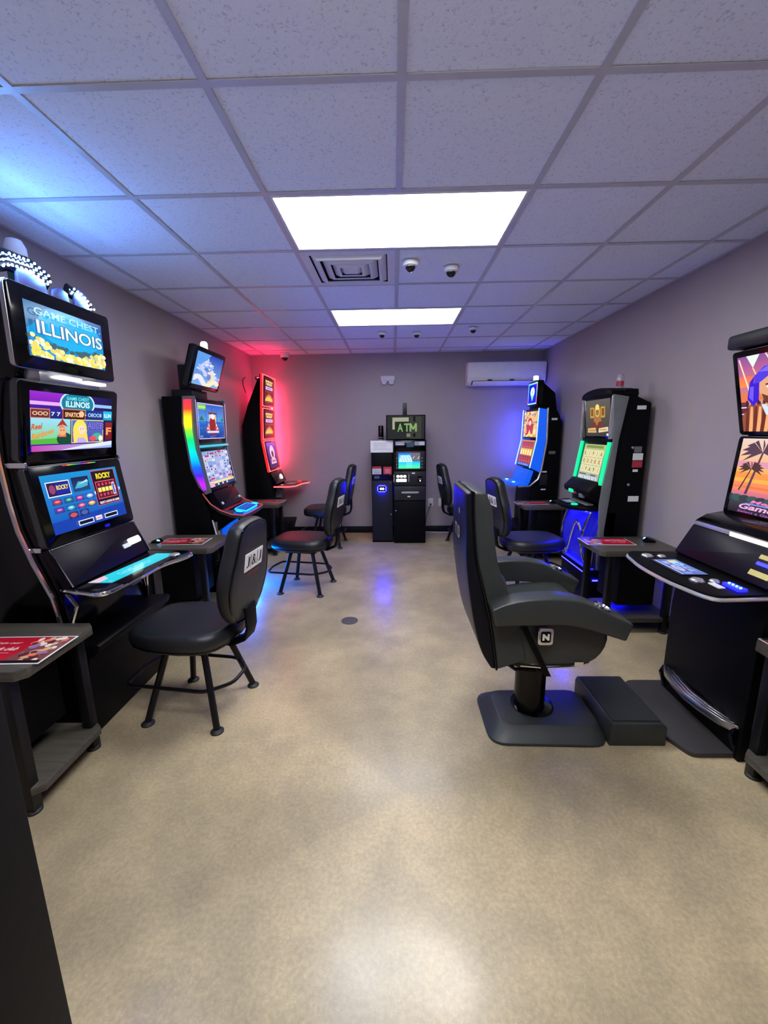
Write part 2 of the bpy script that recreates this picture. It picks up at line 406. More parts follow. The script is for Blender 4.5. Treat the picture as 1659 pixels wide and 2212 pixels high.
# ceiling: deck, tiles, tee bars
ceil = struct(MB().box(-2.6, 2.6, YL, YB+.1, ZC+.06, ZC+.1).build('ceiling', 'ceil0', smooth=0))
TW = .027
xs = [XL] + [i*T for i in range(-3, 4)] + [XR]
y0j = -5
ys = [j*T for j in range(-5, 8)] + [YB]
holes = set()
for i in (-1, 0):
    for j in (-2, 1, 4): holes.add((i, j))
holes.add((-1, 2))
_tm = {}
for a in range(len(xs)-1):
    for b in range(len(ys)-1):
        x0, x1, yy0, yy1 = xs[a], xs[a+1], ys[b], ys[b+1]
        ii = round(x0/T) if a > 0 else -4; jj = round(yy0/T)
        if (ii, jj) in holes: continue
        gx0 = .004 if a == 0 else TW/2-.004; gx1 = .004 if a == len(xs)-2 else TW/2-.004
        wd = (x1-x0, yy1-yy0); key = (round(wd[0], 3), round(wd[1], 3), a == 0, a == len(xs)-2)
        if key not in _tm:
            lx0, lx1, ly0, ly1 = gx0, wd[0]-gx1, .008, wd[1]-.008
            o = MB().box(lx0, lx1, ly0, ly1, 0, .015).build('ceiling_tile', 'tile', ceil, bevel=.003, seg=1)
            _tm[key] = o.data
        else:
            o = bpy.data.objects.new('ceiling_tile', _tm[key]); COL.objects.link(o); o.parent = ceil
        o.location = (x0, yy0, ZC+.004+random.uniform(0, .0015))
for i in range(-3, 4):
    for s0, s1 in (((YL, -2*T), (-T, T), (2*T, 4*T), (5*T, YB)) if i == 0 else ((YL, YB),)):
        MB().box(i*T-TW/2, i*T+TW/2, s0, s1, ZC, ZC+.0035).box(i*T-.002, i*T+.002, s0, s1, ZC+.0035, ZC+.04).build('ceiling_grid_bar', 'tee', ceil, smooth=0)
for j in range(-5, 8):
    segs = [(XL, XR)]
    if j in (2, 5, 1, 4): pass
    for s0, s1 in segs: MB().box(s0, s1, j*T-TW/2, j*T+TW/2, ZC+.0002, ZC+.0034).build('ceiling_grid_bar', 'tee', ceil, smooth=0)
MB().box(XL, XL+.02, YF, YB, ZC, ZC+.003).box(XR-.02, XR, YF, YB, ZC, ZC+.003).box(XL, XR, YB-.02, YB, ZC+.0004, ZC+.003).build('wall_angle', 'tee', ceil, smooth=0)
# ceiling lights (2x4 troffers)
for k, (j, lab) in enumerate(((-2, 'white recessed ceiling light panel just inside the doorway, above the foreground floor'), (1, 'large white recessed ceiling light panel nearer the camera'), (4, 'smaller-looking white ceiling light panel farther back, beyond the vent'))):
    t = empty('ceiling_light', (0, (j+.5)*T, ZC), 0, lab, 'light', 'recessed ceiling light panels')
    hx, hy = T-TW/2, T/2-TW/2
    fr = MB()
    fr.box(-hx, hx, -hy, -hy+.016, -.001, .05).box(-hx, hx, hy-.016, hy, -.001, .05).box(-hx, -hx+.016, -hy+.016, hy-.016, -.001, .05).box(hx-.016, hx, -hy+.016, hy-.016, -.001, .05)
    fr.build('frame', 'white', t, bevel=.002, seg=1)
    MB().box(-hx+.016, hx-.016, -hy+.016, hy-.016, .006, .012).build('diffuser', 'panel_dim' if j == 4 else 'panel', t, smooth=0)
# supply air diffuser
t = empty('ceiling_vent', (-T/2, 2.5*T, ZC), 0, 'white square louvred air vent in the ceiling behind the large light panel', 'vent')
h0 = T/2-TW/2
MB().box(-h0, h0, -h0, h0, .045, .055).build('vent_back', 'ceil0', t, smooth=0)
def ring(mb, a, b, za, zb, th=.004):
    A = [(-a, -a, za), (a, -a, za), (a, a, za), (-a, a, za)]; B = [(-b, -b, zb), (b, -b, zb), (b, b, zb), (-b, b, zb)]
    va = [mb.bm.verts.new(p) for p in A]; vb = [mb.bm.verts.new(p) for p in B]
    vc = [mb.bm.verts.new((p[0], p[1], p[2]+th)) for p in A]; vd = [mb.bm.verts.new((p[0], p[1], p[2]+th)) for p in B]
    for i in range(4):
        j = (i+1) % 4
        mb.bm.faces.new((va[i], va[j], vb[j], vb[i])); mb.bm.faces.new((vd[i], vd[j], vc[j], vc[i]))
        mb.bm.faces.new((va[i], vc[i], vc[j], va[j])); mb.bm.faces.new((vb[i], vb[j], vd[j], vd[i]))
mb = MB(); ring(mb, h0, h0-.05, .0, .0); mb.build('vent_frame', 'white', t, smooth=0)
for a in (.20, .14, .085, .04):
    mb = MB(); ring(mb, a+.034, a, .012, -.012)
    if a < .06: mb.box(-a, a, -a, a, -.012, -.008)
    else: ring(mb, a, a-.016, -.012, -.012)
    mb.build('vent_louvre', 'white', t, smooth=0)
# dome cameras on the ceiling
def dome(x, y, aim, lab, s=1.):
    t = empty('dome_camera', (x, y, ZC), 0, lab, 'camera', 'dome cameras on the ceiling')
    MB().lathe((0, 0, 0), [(.05*s, 0), (.052*s, -.012), (.047*s, -.026*s), (.03*s, -.032*s)], 24).build('camera_base', 'white', t)
    R = Matrix.Translation((0, 0, -.028*s)) @ Matrix.Rotation(aim, 4, 'Z') @ Matrix.Rotation(.5, 4, 'Y')
    MB().lathe((0, 0, 0), [(.033*s, 0), (.031*s, -.012*s), (.023*s, -.024*s), (.01*s, -.03*s)], 20, R).build('camera_lens', 'glass', t)
dome(.085, 1.41, 2.2, 'white dome camera just behind the large light panel, left of its pair')
dome(.36, 1.52, .6, 'white dome camera just behind the large light panel, right of its pair')
dome(-.148, 3.35, 2.2, 'small white dome camera behind the far light panel, nearest the left wall', .9)
dome(.235, 3.38, 2.2, 'small white dome camera behind the far light panel, near its right half', .9)
dome(.825, 3.2, 1.2, 'small white dome camera in the blue glow right of the far light panel', .9)
t = empty('corner_camera', (-1.52, 4.46, ZC), 0, 'white turret camera hanging from the ceiling in the red-lit back left corner', 'camera')
MB().lathe((0, 0, 0), [(.06, 0), (.06, -.045), (.05, -.06)], 24).build('camera_base', 'white', t)
MB().lathe((0, 0, -.06), [(.045, 0), (.04, -.018), (.025, -.034), (.01, -.04)], 20).build('camera_lens', 'glass', t)
# wall sensor box over the cash machine
t = empty('wall_sensor', (-.105, YB, 2.2), 0, 'small white emergency light box high on the back wall above the cash machine', 'emergency light')
MB().box(-.1, .1, -.045, 0, .0, .075).build('housing', 'white', t, bevel=.01)
for sx in (-1, 1): MB().lathe((0, 0, 0), [(.03, 0), (.036, .02), (.034, .03)], 16, Matrix.Translation((sx*.05, -.04, -.005)) @ Matrix.Rotation(PI/2+.3, 4, 'X')).build('lamp_head', 'white', t)
# outlets
for x, lab in ((.517, 'white wall outlet with a plug in it, beside the cash machine'), (.672, 'white wall outlet farther right of the cash machine, nothing plugged in')):
    t = empty('wall_outlet', (x, YB, .46), 0, lab, 'outlet', 'white outlets low on the back wall')
    MB().box(-.038, .038, -.006, 0, -.06, .06).build('cover_plate', 'white', t, bevel=.003)
    for z in (-.028, .028):
        s_ = MB().box(-.017, .017, -.008, -.006, z-.014, z+.014).build('socket', 'white', t, bevel=.002)
        MB().box(-.008, -.005, -.0086, -.008, z-.004, z+.008).box(.005, .008, -.0086, -.008, z-.004, z+.008).build('slot', 'black', s_, smooth=0)
    if x < .6:
        MB().box(-.014, .014, -.035, -.008, -.04, -.014).build('plug', 'dark', t, bevel=.004)
        MB().tube([(0, -.035, -.03), (-.01, -.05, -.05), (-.03, -.04, -.1), (-.06, -.03, -.2), (-.08, -.03, -.36), (-.1, -.05, -.44), (-.13, -.12, -.452)], .004, 6).build('power_cord', 'dark', t)
o = MB().tube([(.42, YB-.02, .012), (.6, YB-.03, .006), (.85, YB-.035, .006), (1.05, YB-.03, .008), (1.3, YB-.03, .006)], .005, 6).build('floor_cable', 'white'); tag(o, 'thin white cable lying along the black baseboard right of the cash machine', 'cable')
o = MB().lathe((-.401, 1.627, 0), [(.068, .0), (.068, .003), (.06, .004)], 32).build('floor_drain', 'drain'); tag(o, 'round brown metal drain cover set in the concrete floor', 'drain')
# mini split air conditioner
t = empty('air_conditioner', (.985, YB, 2.115), 0, 'white wall-mounted split air conditioner in the back right corner under the ceiling', 'air conditioner')
prof = [(0, .0), (-.13, .0), (-.19, .035), (-.215, .08), (-.22, .27), (-.2, .3), (0, .31)]
MB().prism([(p[0], p[1]) for p in prof], 0, 1.06, 'x').build('housing', 'white', t, bevel=.012)
MB().prism([(-.212, .085), (-.224, .09), (-.226, .285), (-.216, .29)], .012, 1.048, 'x').build('front_panel', 'white', t, bevel=.004)
MB().prism([(-.155, .012), (-.206, .055), (-.212, .05), (-.16, .004)], .06, 1.0, 'x').build('air_outlet', 'dark', t, smooth=0)
MB().prism([(-.165, .0), (-.226, .048), (-.23, .042), (-.17, -.008)], .07, .99, 'x').build('outlet_flap', 'white', t, bevel=.002)
for x in (.3, .6): MB().box(x-.03, x+.03, -.222, -.2, .048, .07).build('flap_clip', 'dark', t, bevel=.003)
o = MB().slab(Matrix.Translation((0, -.2265, 0)) @ Matrix.Rotation(PI/2, 4, 'X'), .88, .91, .2, .235, 0, .001, .003).build('status_sticker', 'whitep', t)
# ================================================================ SLOT MACHINES (front = +X, wall at local x 0)
def machine(side, yc, label):
    x = XL if side < 0 else XR
    return empty('slot_machine', (x, yc, 0), 0 if side < 0 else PI, label, 'slot machine')
def disc(parent, name, m, F, cx, cy, r, h, ry=None, rim=None, n=20):
    ry = ry or r
    G = F @ Matrix.Translation((cx, cy, 0)) @ Matrix.Diagonal((1, ry/r, 1, 1))
    o = MB().lathe((0, 0, 0), [(r, 0), (r, h*.7), (r*.86, h)], n, G).build(name, m, parent)
    if rim: MB().lathe((0, 0, 0), [(r*1.22, 0), (r*1.22, h*.4), (r*1.02, h*.5)], n, G).build('button_rim', rim, o)
    return o
def deckF(z, x0=0, tilt=0):
    # deck frame: u across (+Y), v towards the machine (-X), normal up
    return Matrix(((0, -1, 0, x0), (1, 0, 0, 0), (0, 0, 1, z), (0, 0, 0, 1)))
def smooth_outline(pts, r=.03, seg=3):
    out = []; n = len(pts)
    for i in range(n):
        p, a, b = Vector(pts[i]), Vector(pts[i-1]), Vector(pts[(i+1) % n])
        da, db = (a-p), (b-p); ra = min(r, da.length*.45, db.length*.45)
        pa, pb = p+da.normalized()*ra, p+db.normalized()*ra
        for k in range(seg+1):
            t = k/seg; q = pa*(1-t)**2+p*2*t*(1-t)+pb*t*t; out.append((q.x, q.y))
    return out
# ---------- art
def art_chest(a):
    a.rect(0, 0, 1, 1, (24, 120, 190), (20, 90, 170)); a.ell(.5, .52, .52, .5, (20, 150, 215), 28); a.ell(.55, .62, .42, .36, (30, 175, 235), 28)
    a.poly([(0, 1), (.25, 1), (.08, .6), (0, .5)], (40, 110, 160))
    rnd = random.Random(3)
    for k in range(40): x = rnd.random(); a.ell(x, .16+.28*abs(x-.55)+rnd.random()*.08, .03, .04, (60, 100, 110), 7)
    for k in range(150):
        x = rnd.random(); top = .12+.55*abs(x-.55)**1.1; y = rnd.random()*top
        c = rnd.choice([(250, 240, 170), (255, 250, 205), (235, 215, 110), (250, 225, 90), (222, 205, 120)]); a.ell(x, y, .03, .045, c, 8)
    a.text('GAME CHEST.', .5, .84, .13, (165, 225, 245), .86, off=.01)
    a.text('ILLINOIS', .51, .56, .27, (14, 40, 110), .88, off=.055); a.text('ILLINOIS', .51, .56, .25, (225, 242, 250), .86, off=.02)
    a.poly([(0, .74), (0, .70), (.3, .78), (.62, .82), (1, .74), (1, .98), (.8, 1), (.62, .98), (.3, .86)], (130, 200, 235)) if False else None
def tile_pic(a, x0, y0, x1, y1, bg, txt=None, tc=(255, 255, 255), edge=None):
    a.rect(x0, y0, x1, y1, bg, tuple(min(255, int(c*1.25)) for c in bg))
    if edge: a.frame(x0, y0, x1, y1, .006, edge)
    if txt: a.text(txt, (x0+x1)/2, (y0+y1)/2, (y1-y0)*.42, tc, (x1-x0)*.8, off=.03)
def art_menu(a):
    a.hrect(0, 0, 1, 1, (70, 20, 150), (10, 15, 70)); a.rect(0, .8, .4, 1, (120, 20, 170), (150, 40, 200)); a.rect(0, .78, .36, .84, (225, 170, 250)); a.rect(.72, .8, 1, .86, (150, 190, 250))
    a.ell(.53, .84, .22, .24, (190, 230, 250), 26); a.ell(.53, .84, .2, .215, (15, 120, 150), 26)
    a.text('GAME CHEST', .53, .93, .06, (120, 230, 240), .28, off=.02); a.text('ILLINOIS', .53, .83, .11, (210, 250, 250), .3, off=.03)
    x = [0, .17, .34, .36, .62, .63, .86, .87, 1]
    tile_pic(a, .0, .56, .2, .72, (90, 40, 40), 'OOO', (250, 190, 140), (230, 150, 110)); tile_pic(a, .2, .56, .33, .72, (30, 30, 110), '7 7', (200, 220, 255))
    tile_pic(a, .34, .54, .62, .74, (60, 15, 15), 'SPARTICUS', (255, 200, 140), (250, 140, 60)); a.ell(.57, .66, .035, .06, (240, 190, 150), 10)
    tile_pic(a, .63, .56, .87, .74, (20, 40, 110), 'O8OO8', (160, 200, 250)); tile_pic(a, .87, .56, 1, .74, (20, 150, 190), 'ILLIN', (220, 250, 255))
    # left tile: rainbow meadow with a green-suited figure
    a.rect(0, .12, .43, .56, (120, 200, 90), (150, 215, 240)); a.poly([(0, .12), (.43, .12), (.43, .28), (.25, .22), (0, .2)], (80, 180, 60))
    a.ell(.36, .2, .09, .12, (15, 70, 50), 14); a.poly([(.29, .24), (.3, .42), (.33, .46), (.37, .4), (.38, .24)], (220, 120, 80)); a.ell(.335, .34, .045, .075, (235, 165, 120), 16)
    a.poly([(.27, .42), (.335, .56), (.4, .42), (.335, .46)], (170, 50, 30)); a.ell(.32, .36, .007, .01, (20, 20, 20), 6); a.ell(.35, .36, .007, .01, (20, 20, 20), 6)
    a.text('Reel', .06, .42, .1, (200, 90, 30), .12, .3, .03, .1); a.text('Rainbows', .12, .3, .1, (230, 140, 40), .24, .3, .03, .25)
    # right tile: fair-haired figure with purple lettering
    a.rect(.44, .12, .87, .56, (90, 60, 160), (60, 120, 190)); a.frame(.44, .12, .87, .56, .008, (240, 210, 90))
    a.ell(.55, .36, .09, .2, (245, 220, 90), 18); a.poly([(.47, .12), (.46, .3), (.64, .3), (.66, .12)], (240, 215, 100)); a.poly([(.5, .12), (.52, .22), (.6, .22), (.65, .12)], (190, 170, 225))
    a.ell(.57, .37, .045, .09, (250, 215, 185), 16); a.ell(.555, .385, .006, .01, (40, 60, 120), 6); a.ell(.585, .385, .006, .01, (40, 60, 120), 6)
    a.text('ALICE', .75, .45, .15, (40, 20, 110), .24, off=.06); a.text('ALICE', .75, .45, .13, (150, 110, 230), .22, off=.02)
    a.ell(.78, .24, .07, .07, (70, 170, 150), 12); a.ell(.72, .2, .05, .05, (220, 80, 90), 12); a.ell(.83, .2, .03, .06, (240, 240, 200), 10)
    tile_pic(a, .9, .16, 1, .52, (110, 20, 20), 'F', (255, 160, 90))
    a.hrect(0, 0, 1, .1, (190, 60, 170), (150, 180, 235)); a.poly([(.3, .0), (.6, .08), (1, .14), (1, .06), (.7, .02)], (215, 225, 250))
def art_games(a):
    a.rect(0, 0, 1, 1, (10, 70, 175), (20, 140, 205)); a.poly([(0, .0), (1, 0), (1, .25), (0, .2)], (14, 60, 165))
    a.rect(.04, .62, .31, .88, (30, 20, 80)); a.frame(.04, .62, .31, .88, .008, (250, 250, 255)); a.rect(.14, .66, .3, .85, (20, 30, 150)); a.text('ROCKY', .22, .77, .08, (240, 215, 60), .14, off=.04); a.ell(.1, .75, .035, .08, (150, 60, 90), 10)
    a.rect(.34, .64, .56, .9, (25, 70, 120), (20, 20, 50)); a.poly([(.36, .7), (.42, .82), (.55, .8), (.53, .72), (.44, .7)], (70, 170, 200)); a.poly([(.4, .76), (.54, .84), (.55, .8)], (170, 220, 235))
    cols = [(180, 40, 50), (30, 110, 110), (160, 50, 130), (140, 160, 220), (110, 40, 130), (70, 150, 170), (190, 70, 110), (220, 140, 80)]; k = 0
    for r_, y in enumerate((.48, .34)):
        for c_ in range(4):
            x = .06+c_*.135; tile_pic(a, x, y, x+.115, y+.1, (20, 60, 130)); a.ell(x+.057, y+.05, .05, .042, cols[k], 12); a.ell(x+.057, y+.055, .03, .018, tuple(min(255, v+90) for v in cols[k]), 8); k += 1
    for x, c in ((.2, (200, 80, 90)), (.34, (60, 100, 170))): tile_pic(a, x, .2, x+.115, .31, (40, 30, 70)); a.ell(x+.057, .255, .045, .04, c, 12)
    a.rect(.6, .3, .95, .97, (20, 5, 20)); a.frame(.6, .3, .95, .97, .006, (225, 60, 80)); a.text('ROCKY', .775, .86, .11, (245, 215, 30), .22, off=.05)
    a.rect(.63, .42, .92, .76, (60, 10, 30)); a.frame(.63, .42, .92, .76, .008, (250, 90, 100))
    for r_ in range(3):
        for c_ in range(5):
            x = .65+c_*.054; y = .45+r_*.1
            a.rect(x, y, x+.046, y+.085, (250, 220, 60) if r_ == 1 else (90, 20, 50)); a.ell(x+.023, y+.045, .016, .03, (250, 240, 180) if r_ == 1 else (220, 60, 80), 8)
    a.rect(.86, .46, .9, .7, (225, 230, 255)); a.rect(.868, .48, .892, .68, (60, 80, 200)); a.text('SELECT A BONUS OR GAMES', .775, .35, .045, (250, 230, 235), .3, off=.04)
    a.poly([(.975, .56), (.955, .6), (.955, .52)], (250, 250, 255)); a.poly([(.58, .56), (.6, .6), (.6, .52)], (250, 250, 255))
    for x in (.28, .64): a.rect(x, .04, x+.2, .13, (235, 245, 250)); a.rect(x+.01, .055, x+.19, .115, (5, 10, 35))
    tile_pic(a, .51, .05, .6, .13, (220, 200, 220), 'HELP', (190, 60, 110))
def art_smoke(a):
    a.rect(0, 0, 1, 1, (120, 170, 225), (30, 60, 170)); a.poly([(0, .35), (0, 1), (.5, 1), (.2, .6)], (90, 150, 225)); rnd = random.Random(5)
    for k in range(60):
        t = k/60; x = .15+.8*t; y = .5+.22*math.sin(t*5)+rnd.uniform(-.12, .08); c = int(rnd.uniform(120, 225)); a.ell(x, y, rnd.uniform(.03, .1), rnd.uniform(.015, .04), (c, min(255, c+15), 240), 9)
    for k in range(40):
        t = k/40; a.ell(.3+.1*math.cos(t*7), .35+.5*t, .05*(1-t)+.02, .05, (190, 200, 235), 9)
    for k in range(46):
        t = k/46; c = (225, 222, 235) if t < .6 else (240, 228, 190); a.ell(t*.9, .18+.1*math.sin(t*9)-.1*t, .09, .07, c, 10)
    for k in range(22):
        an = -1.4+k*.16; a.ell(.52+.12*math.cos(an), .3+.15*math.sin(an), .045, .04, (235, 215, 180), 9)
    a.ell(.5, .3, .06, .08, (110, 120, 200), 12)
def art_ship(a):
    a.rect(0, .45, 1, 1, (90, 160, 225), (40, 80, 190)); a.rect(0, 0, 1, .5, (14, 40, 130), (30, 110, 200)); rnd = random.Random(8)
    for k in range(60): x, y = rnd.random(), rnd.random()*.48; a.rect(x, y, x+.09, y+.012, rnd.choice([(40, 90, 190), (20, 60, 160), (80, 140, 220)]))
    a.rect(.02, .82, .3, .96, (120, 200, 90)); a.text('BONUS', .16, .89, .05, (230, 250, 150), .22, off=.03); a.rect(.02, .96, .98, .99, (130, 120, 210))
    a.poly([(.03, .52), (.12, .66), (.22, .52)], (40, 110, 90)); a.poly([(.84, .52), (.93, .62), (1, .52)], (40, 120, 100))
    a.poly([(.3, .24), (.76, .24), (.68, .44), (.38, .44)], (225, 215, 215)); a.rect(.4, .4, .66, .72, (215, 205, 215)); a.rect(.38, .7, .7, .76, (110, 60, 60))
    for x in (.3, .72): a.line((x, .4), (x-.02, .86), .006, (50, 40, 60))
    a.line((.52, .7), (.52, .9), .006, (50, 40, 60)); a.ell(.52, .4, .13, .24, (150, 25, 30), 18); a.poly([(.4, .12), (.64, .12), (.64, .4), (.4, .4)], (150, 25, 30))
    a.ell(.54, .64, .08, .08, (235, 225, 225), 12); a.ell(.64, .6, .04, .05, (230, 190, 60), 10)
    for x in (.33, .7): a.ell(x, .3, .06, .07, (200, 40, 50), 12); a.ell(x, .3, .03, .035, (240, 230, 235), 10)
    a.rect(.3, .17, .76, .23, (200, 215, 240)); a.ell(.08, .07, .05, .04, (90, 130, 210), 12)
    a.frame(0, 0, 1, 1, .012, (215, 195, 240))
def art_reels(a):
    a.rect(0, 0, 1, 1, (150, 150, 205), (120, 160, 215)); rnd = random.Random(12)
    for c_ in range(7):
        for r_ in range(9):
            if rnd.random() < .12: continue
            x = .01+c_*.142; y = .16+r_*.09+(c_ % 2)*.02
            bg = rnd.choice([(205, 205, 235), (190, 200, 225), (170, 180, 225), (215, 215, 240), (150, 160, 215)]); a.rect(x, y, x+.125, y+.08, bg)
            s = rnd.choice(['K', 'Q', 'A', 'J', '9', 'o', 'o', 'x']); cc = rnd.choice([(90, 90, 130), (150, 60, 110), (50, 100, 110), (170, 130, 60), (60, 80, 160)])
            if s in 'ox': a.ell(x+.06, y+.04, .035, .03, cc, 8)
            else: a.text(s, x+.06, y+.04, .045, cc, off=.03)
    for x, y in ((.05, .84), (.55, .94), (.25, .9), (.78, .2), (.08, .2)): a.rect(x, y, x+.15, y+.05, (190, 40, 90))
    a.rect(0, .08, 1, .15, (235, 215, 150)); a.rect(0, 0, 1, .08, (40, 60, 130))
    for k in range(5): a.rect(.28+k*.09, .02, .34+k*.09, .07, (20, 25, 60) if k % 2 else (220, 220, 235))
    a.rect(0, .0, .16, .12, (230, 170, 190)); a.ell(.92, .12, .05, .05, (230, 190, 70), 12)
def art_fire(a):
    a.rect(0, 0, 1, 1, (90, 20, 35), (50, 12, 20)); a.rect(.1, .74, .9, .92, (140, 90, 30)); a.text('BUFFALO', .5, .87, .07, (255, 225, 150), .74, off=.04); a.text('GOLD', .5, .77, .09, (250, 230, 170), .6, off=.04)
    a.rect(.12, .56, .88, .68, (195, 185, 235)); a.text('500.00', .5, .62, .05, (80, 50, 130), .5, off=.02); a.rect(.08, .46, .92, .52, (150, 30, 50))
    for k in range(12):
        x = .12+k*.066; h = .14+.16*math.sin(k*PI/11)+.05*(k % 2); a.poly([(x-.05, .12), (x+.06, .12), (x+.01, .12+h)], (235, 165, 60) if k % 2 else (250, 215, 110))
    a.rect(.1, .08, .9, .14, (120, 60, 60))
def art_moon(a):
    a.rect(0, 0, 1, 1, (40, 15, 60), (95, 60, 190)); a.rect(.05, .85, .95, 1, (120, 80, 210)); a.ell(.5, .62, .26, .26, (225, 200, 215), 22); a.ell(.5, .55, .12, .13, (90, 50, 70), 14); a.ell(.5, .6, .07, .06, (60, 30, 50), 12)
    a.poly([(.2, .18), (.8, .18), (.74, .38), (.26, .38)], (225, 190, 205)); a.text('SPIN', .5, .28, .09, (140, 60, 130), .4, off=.05); a.rect(.1, .04, .9, .12, (70, 30, 100))
def art_badge(a):
    a.rect(0, 0, 1, 1, (5, 10, 190)); a.frame(0, 0, 1, 1, .05, (120, 220, 255)); a.rect(.0, 0, .05, .3, (255, 120, 160)); a.rect(.95, .6, 1, 1, (250, 210, 160)); a.rect(.95, 0, 1, .35, (255, 110, 170)); a.rect(0, .62, .05, .9, (110, 255, 190))
    a.ell(.5, .58, .24, .24, (190, 240, 255), 8); a.ell(.5, .56, .19, .2, (245, 252, 255), 18); a.poly([(.32, .45), (.68, .45), (.5, .14)], (120, 215, 240)); a.text('M', .5, .57, .2, (80, 170, 235), off=.06)
def art_dragon(a):
    a.rect(0, 0, 1, 1, (220, 170, 80), (235, 190, 120)); rnd = random.Random(4)
    for k in range(50): x, y = rnd.random(), rnd.random(); a.ell(x, y, .07, .06, rnd.choice([(190, 60, 40), (240, 200, 90), (225, 130, 60), (150, 30, 40), (250, 220, 150)]), 8)
    a.poly([(.3, .1), (.7, .1), (.8, .5), (.55, .75), (.42, .75), (.2, .5)], (185, 45, 40)); a.ell(.5, .55, .1, .1, (245, 205, 150), 14); a.poly([(.35, .05), (.65, .05), (.5, .3)], (250, 215, 90))
    for x, y, c in ((.06, .8, (150, 120, 40)), (.58, .82, (70, 40, 110)), (.04, .5, (90, 130, 50)), (.66, .52, (110, 30, 60))): a.rect(x, y, x+.34, y+.11, c); a.frame(x, y, x+.34, y+.11, .012, (240, 220, 160)); a.text('MAJOR' if x > .3 else 'GRAND', x+.17, y+.055, .05, (250, 235, 190), .24, off=.03)
    a.ell(.88, .22, .08, .12, (250, 230, 170), 12)
def art_goldreel(a):
    a.rect(0, 0, 1, 1, (150, 50, 40), (205, 130, 70))
    for c_ in range(5):
        for r_ in range(3):
            x = .05+c_*.185; y = .14+r_*.28; hot = r_ == 1
            a.rect(x, y, x+.16, y+.24, (240, 190, 60) if hot else (130, 30, 35)); a.ell(x+.08, y+.13, .055, .08, (255, 235, 140) if hot else (190, 60, 50), 10); a.rect(x+.03, y+.02, x+.13, y+.06, (255, 245, 190) if hot else (220, 120, 80))
    a.rect(0, 0, 1, .1, (30, 90, 200)); a.text('PLAY 88 CREDITS', .5, .05, .05, (150, 200, 255), .8, off=.02)
def art_idol(a):
    a.rect(0, 0, 1, 1, (60, 55, 50), (92, 88, 80))
    a.rect(.22, .5, .78, .78, (150, 110, 50)); 
    for x in (.2, .64): a.rect(x, .52, x+.16, .8, (200, 150, 60)); a.rect(x+.03, .56, x+.13, .76, (120, 80, 35))
    a.poly([(.32, .3), (.68, .3), (.62, .6), (.38, .6)], (160, 110, 60)); a.ell(.5, .68, .1, .15, (215, 180, 90), 18); a.ell(.5, .66, .07, .09, (150, 105, 60), 14); a.ell(.47, .69, .012, .012, (30, 20, 10), 6); a.ell(.53, .69, .012, .012, (30, 20, 10), 6); a.ell(.5, .8, .08, .08, (235, 210, 110), 12)
    for x in (.34, .62): a.ell(x, .28, .12, .13, (110, 50, 40), 14)
    a.poly([(.08, .1), (.46, .1), (.42, .24), (.1, .22)], (210, 175, 115)); a.text('GOLDEN', .27, .16, .05, (120, 80, 30), .28, off=.02); a.poly([(.54, .1), (.92, .14), (.92, .26), (.56, .22)], (225, 205, 160)); a.text('QUEEN', .73, .18, .05, (120, 80, 30), .26, off=.02); a.rect(.86, .02, .94, .08, (235, 235, 240))
def art_slots(a):
    a.rect(0, 0, 1, 1, (165, 170, 165), (175, 185, 120)); a.rect(.1, .9, .9, .97, (120, 140, 70)); rnd = random.Random(9)
    for c_ in range(5):
        for r_ in range(3):
            x = .04+c_*.19; y = .24+r_*.21; a.rect(x, y, x+.17, y+.19, (225, 215, 165)); a.text(rnd.choice('AKQJ09'), x+.085, y+.095, .12, rnd.choice([(140, 120, 70), (90, 110, 60), (160, 100, 60)]), off=.03)
    a.rect(.06, .17, .4, .2, (70, 80, 90)); a.rect(.6, .17, .86, .2, (70, 80, 90))
    for k, s in enumerate('10130'): a.rect(.05+k*.18, .03, .2+k*.18, .14, (205, 215, 225)); a.text(s, .125+k*.18, .085, .08, (50, 60, 80), off=.03)
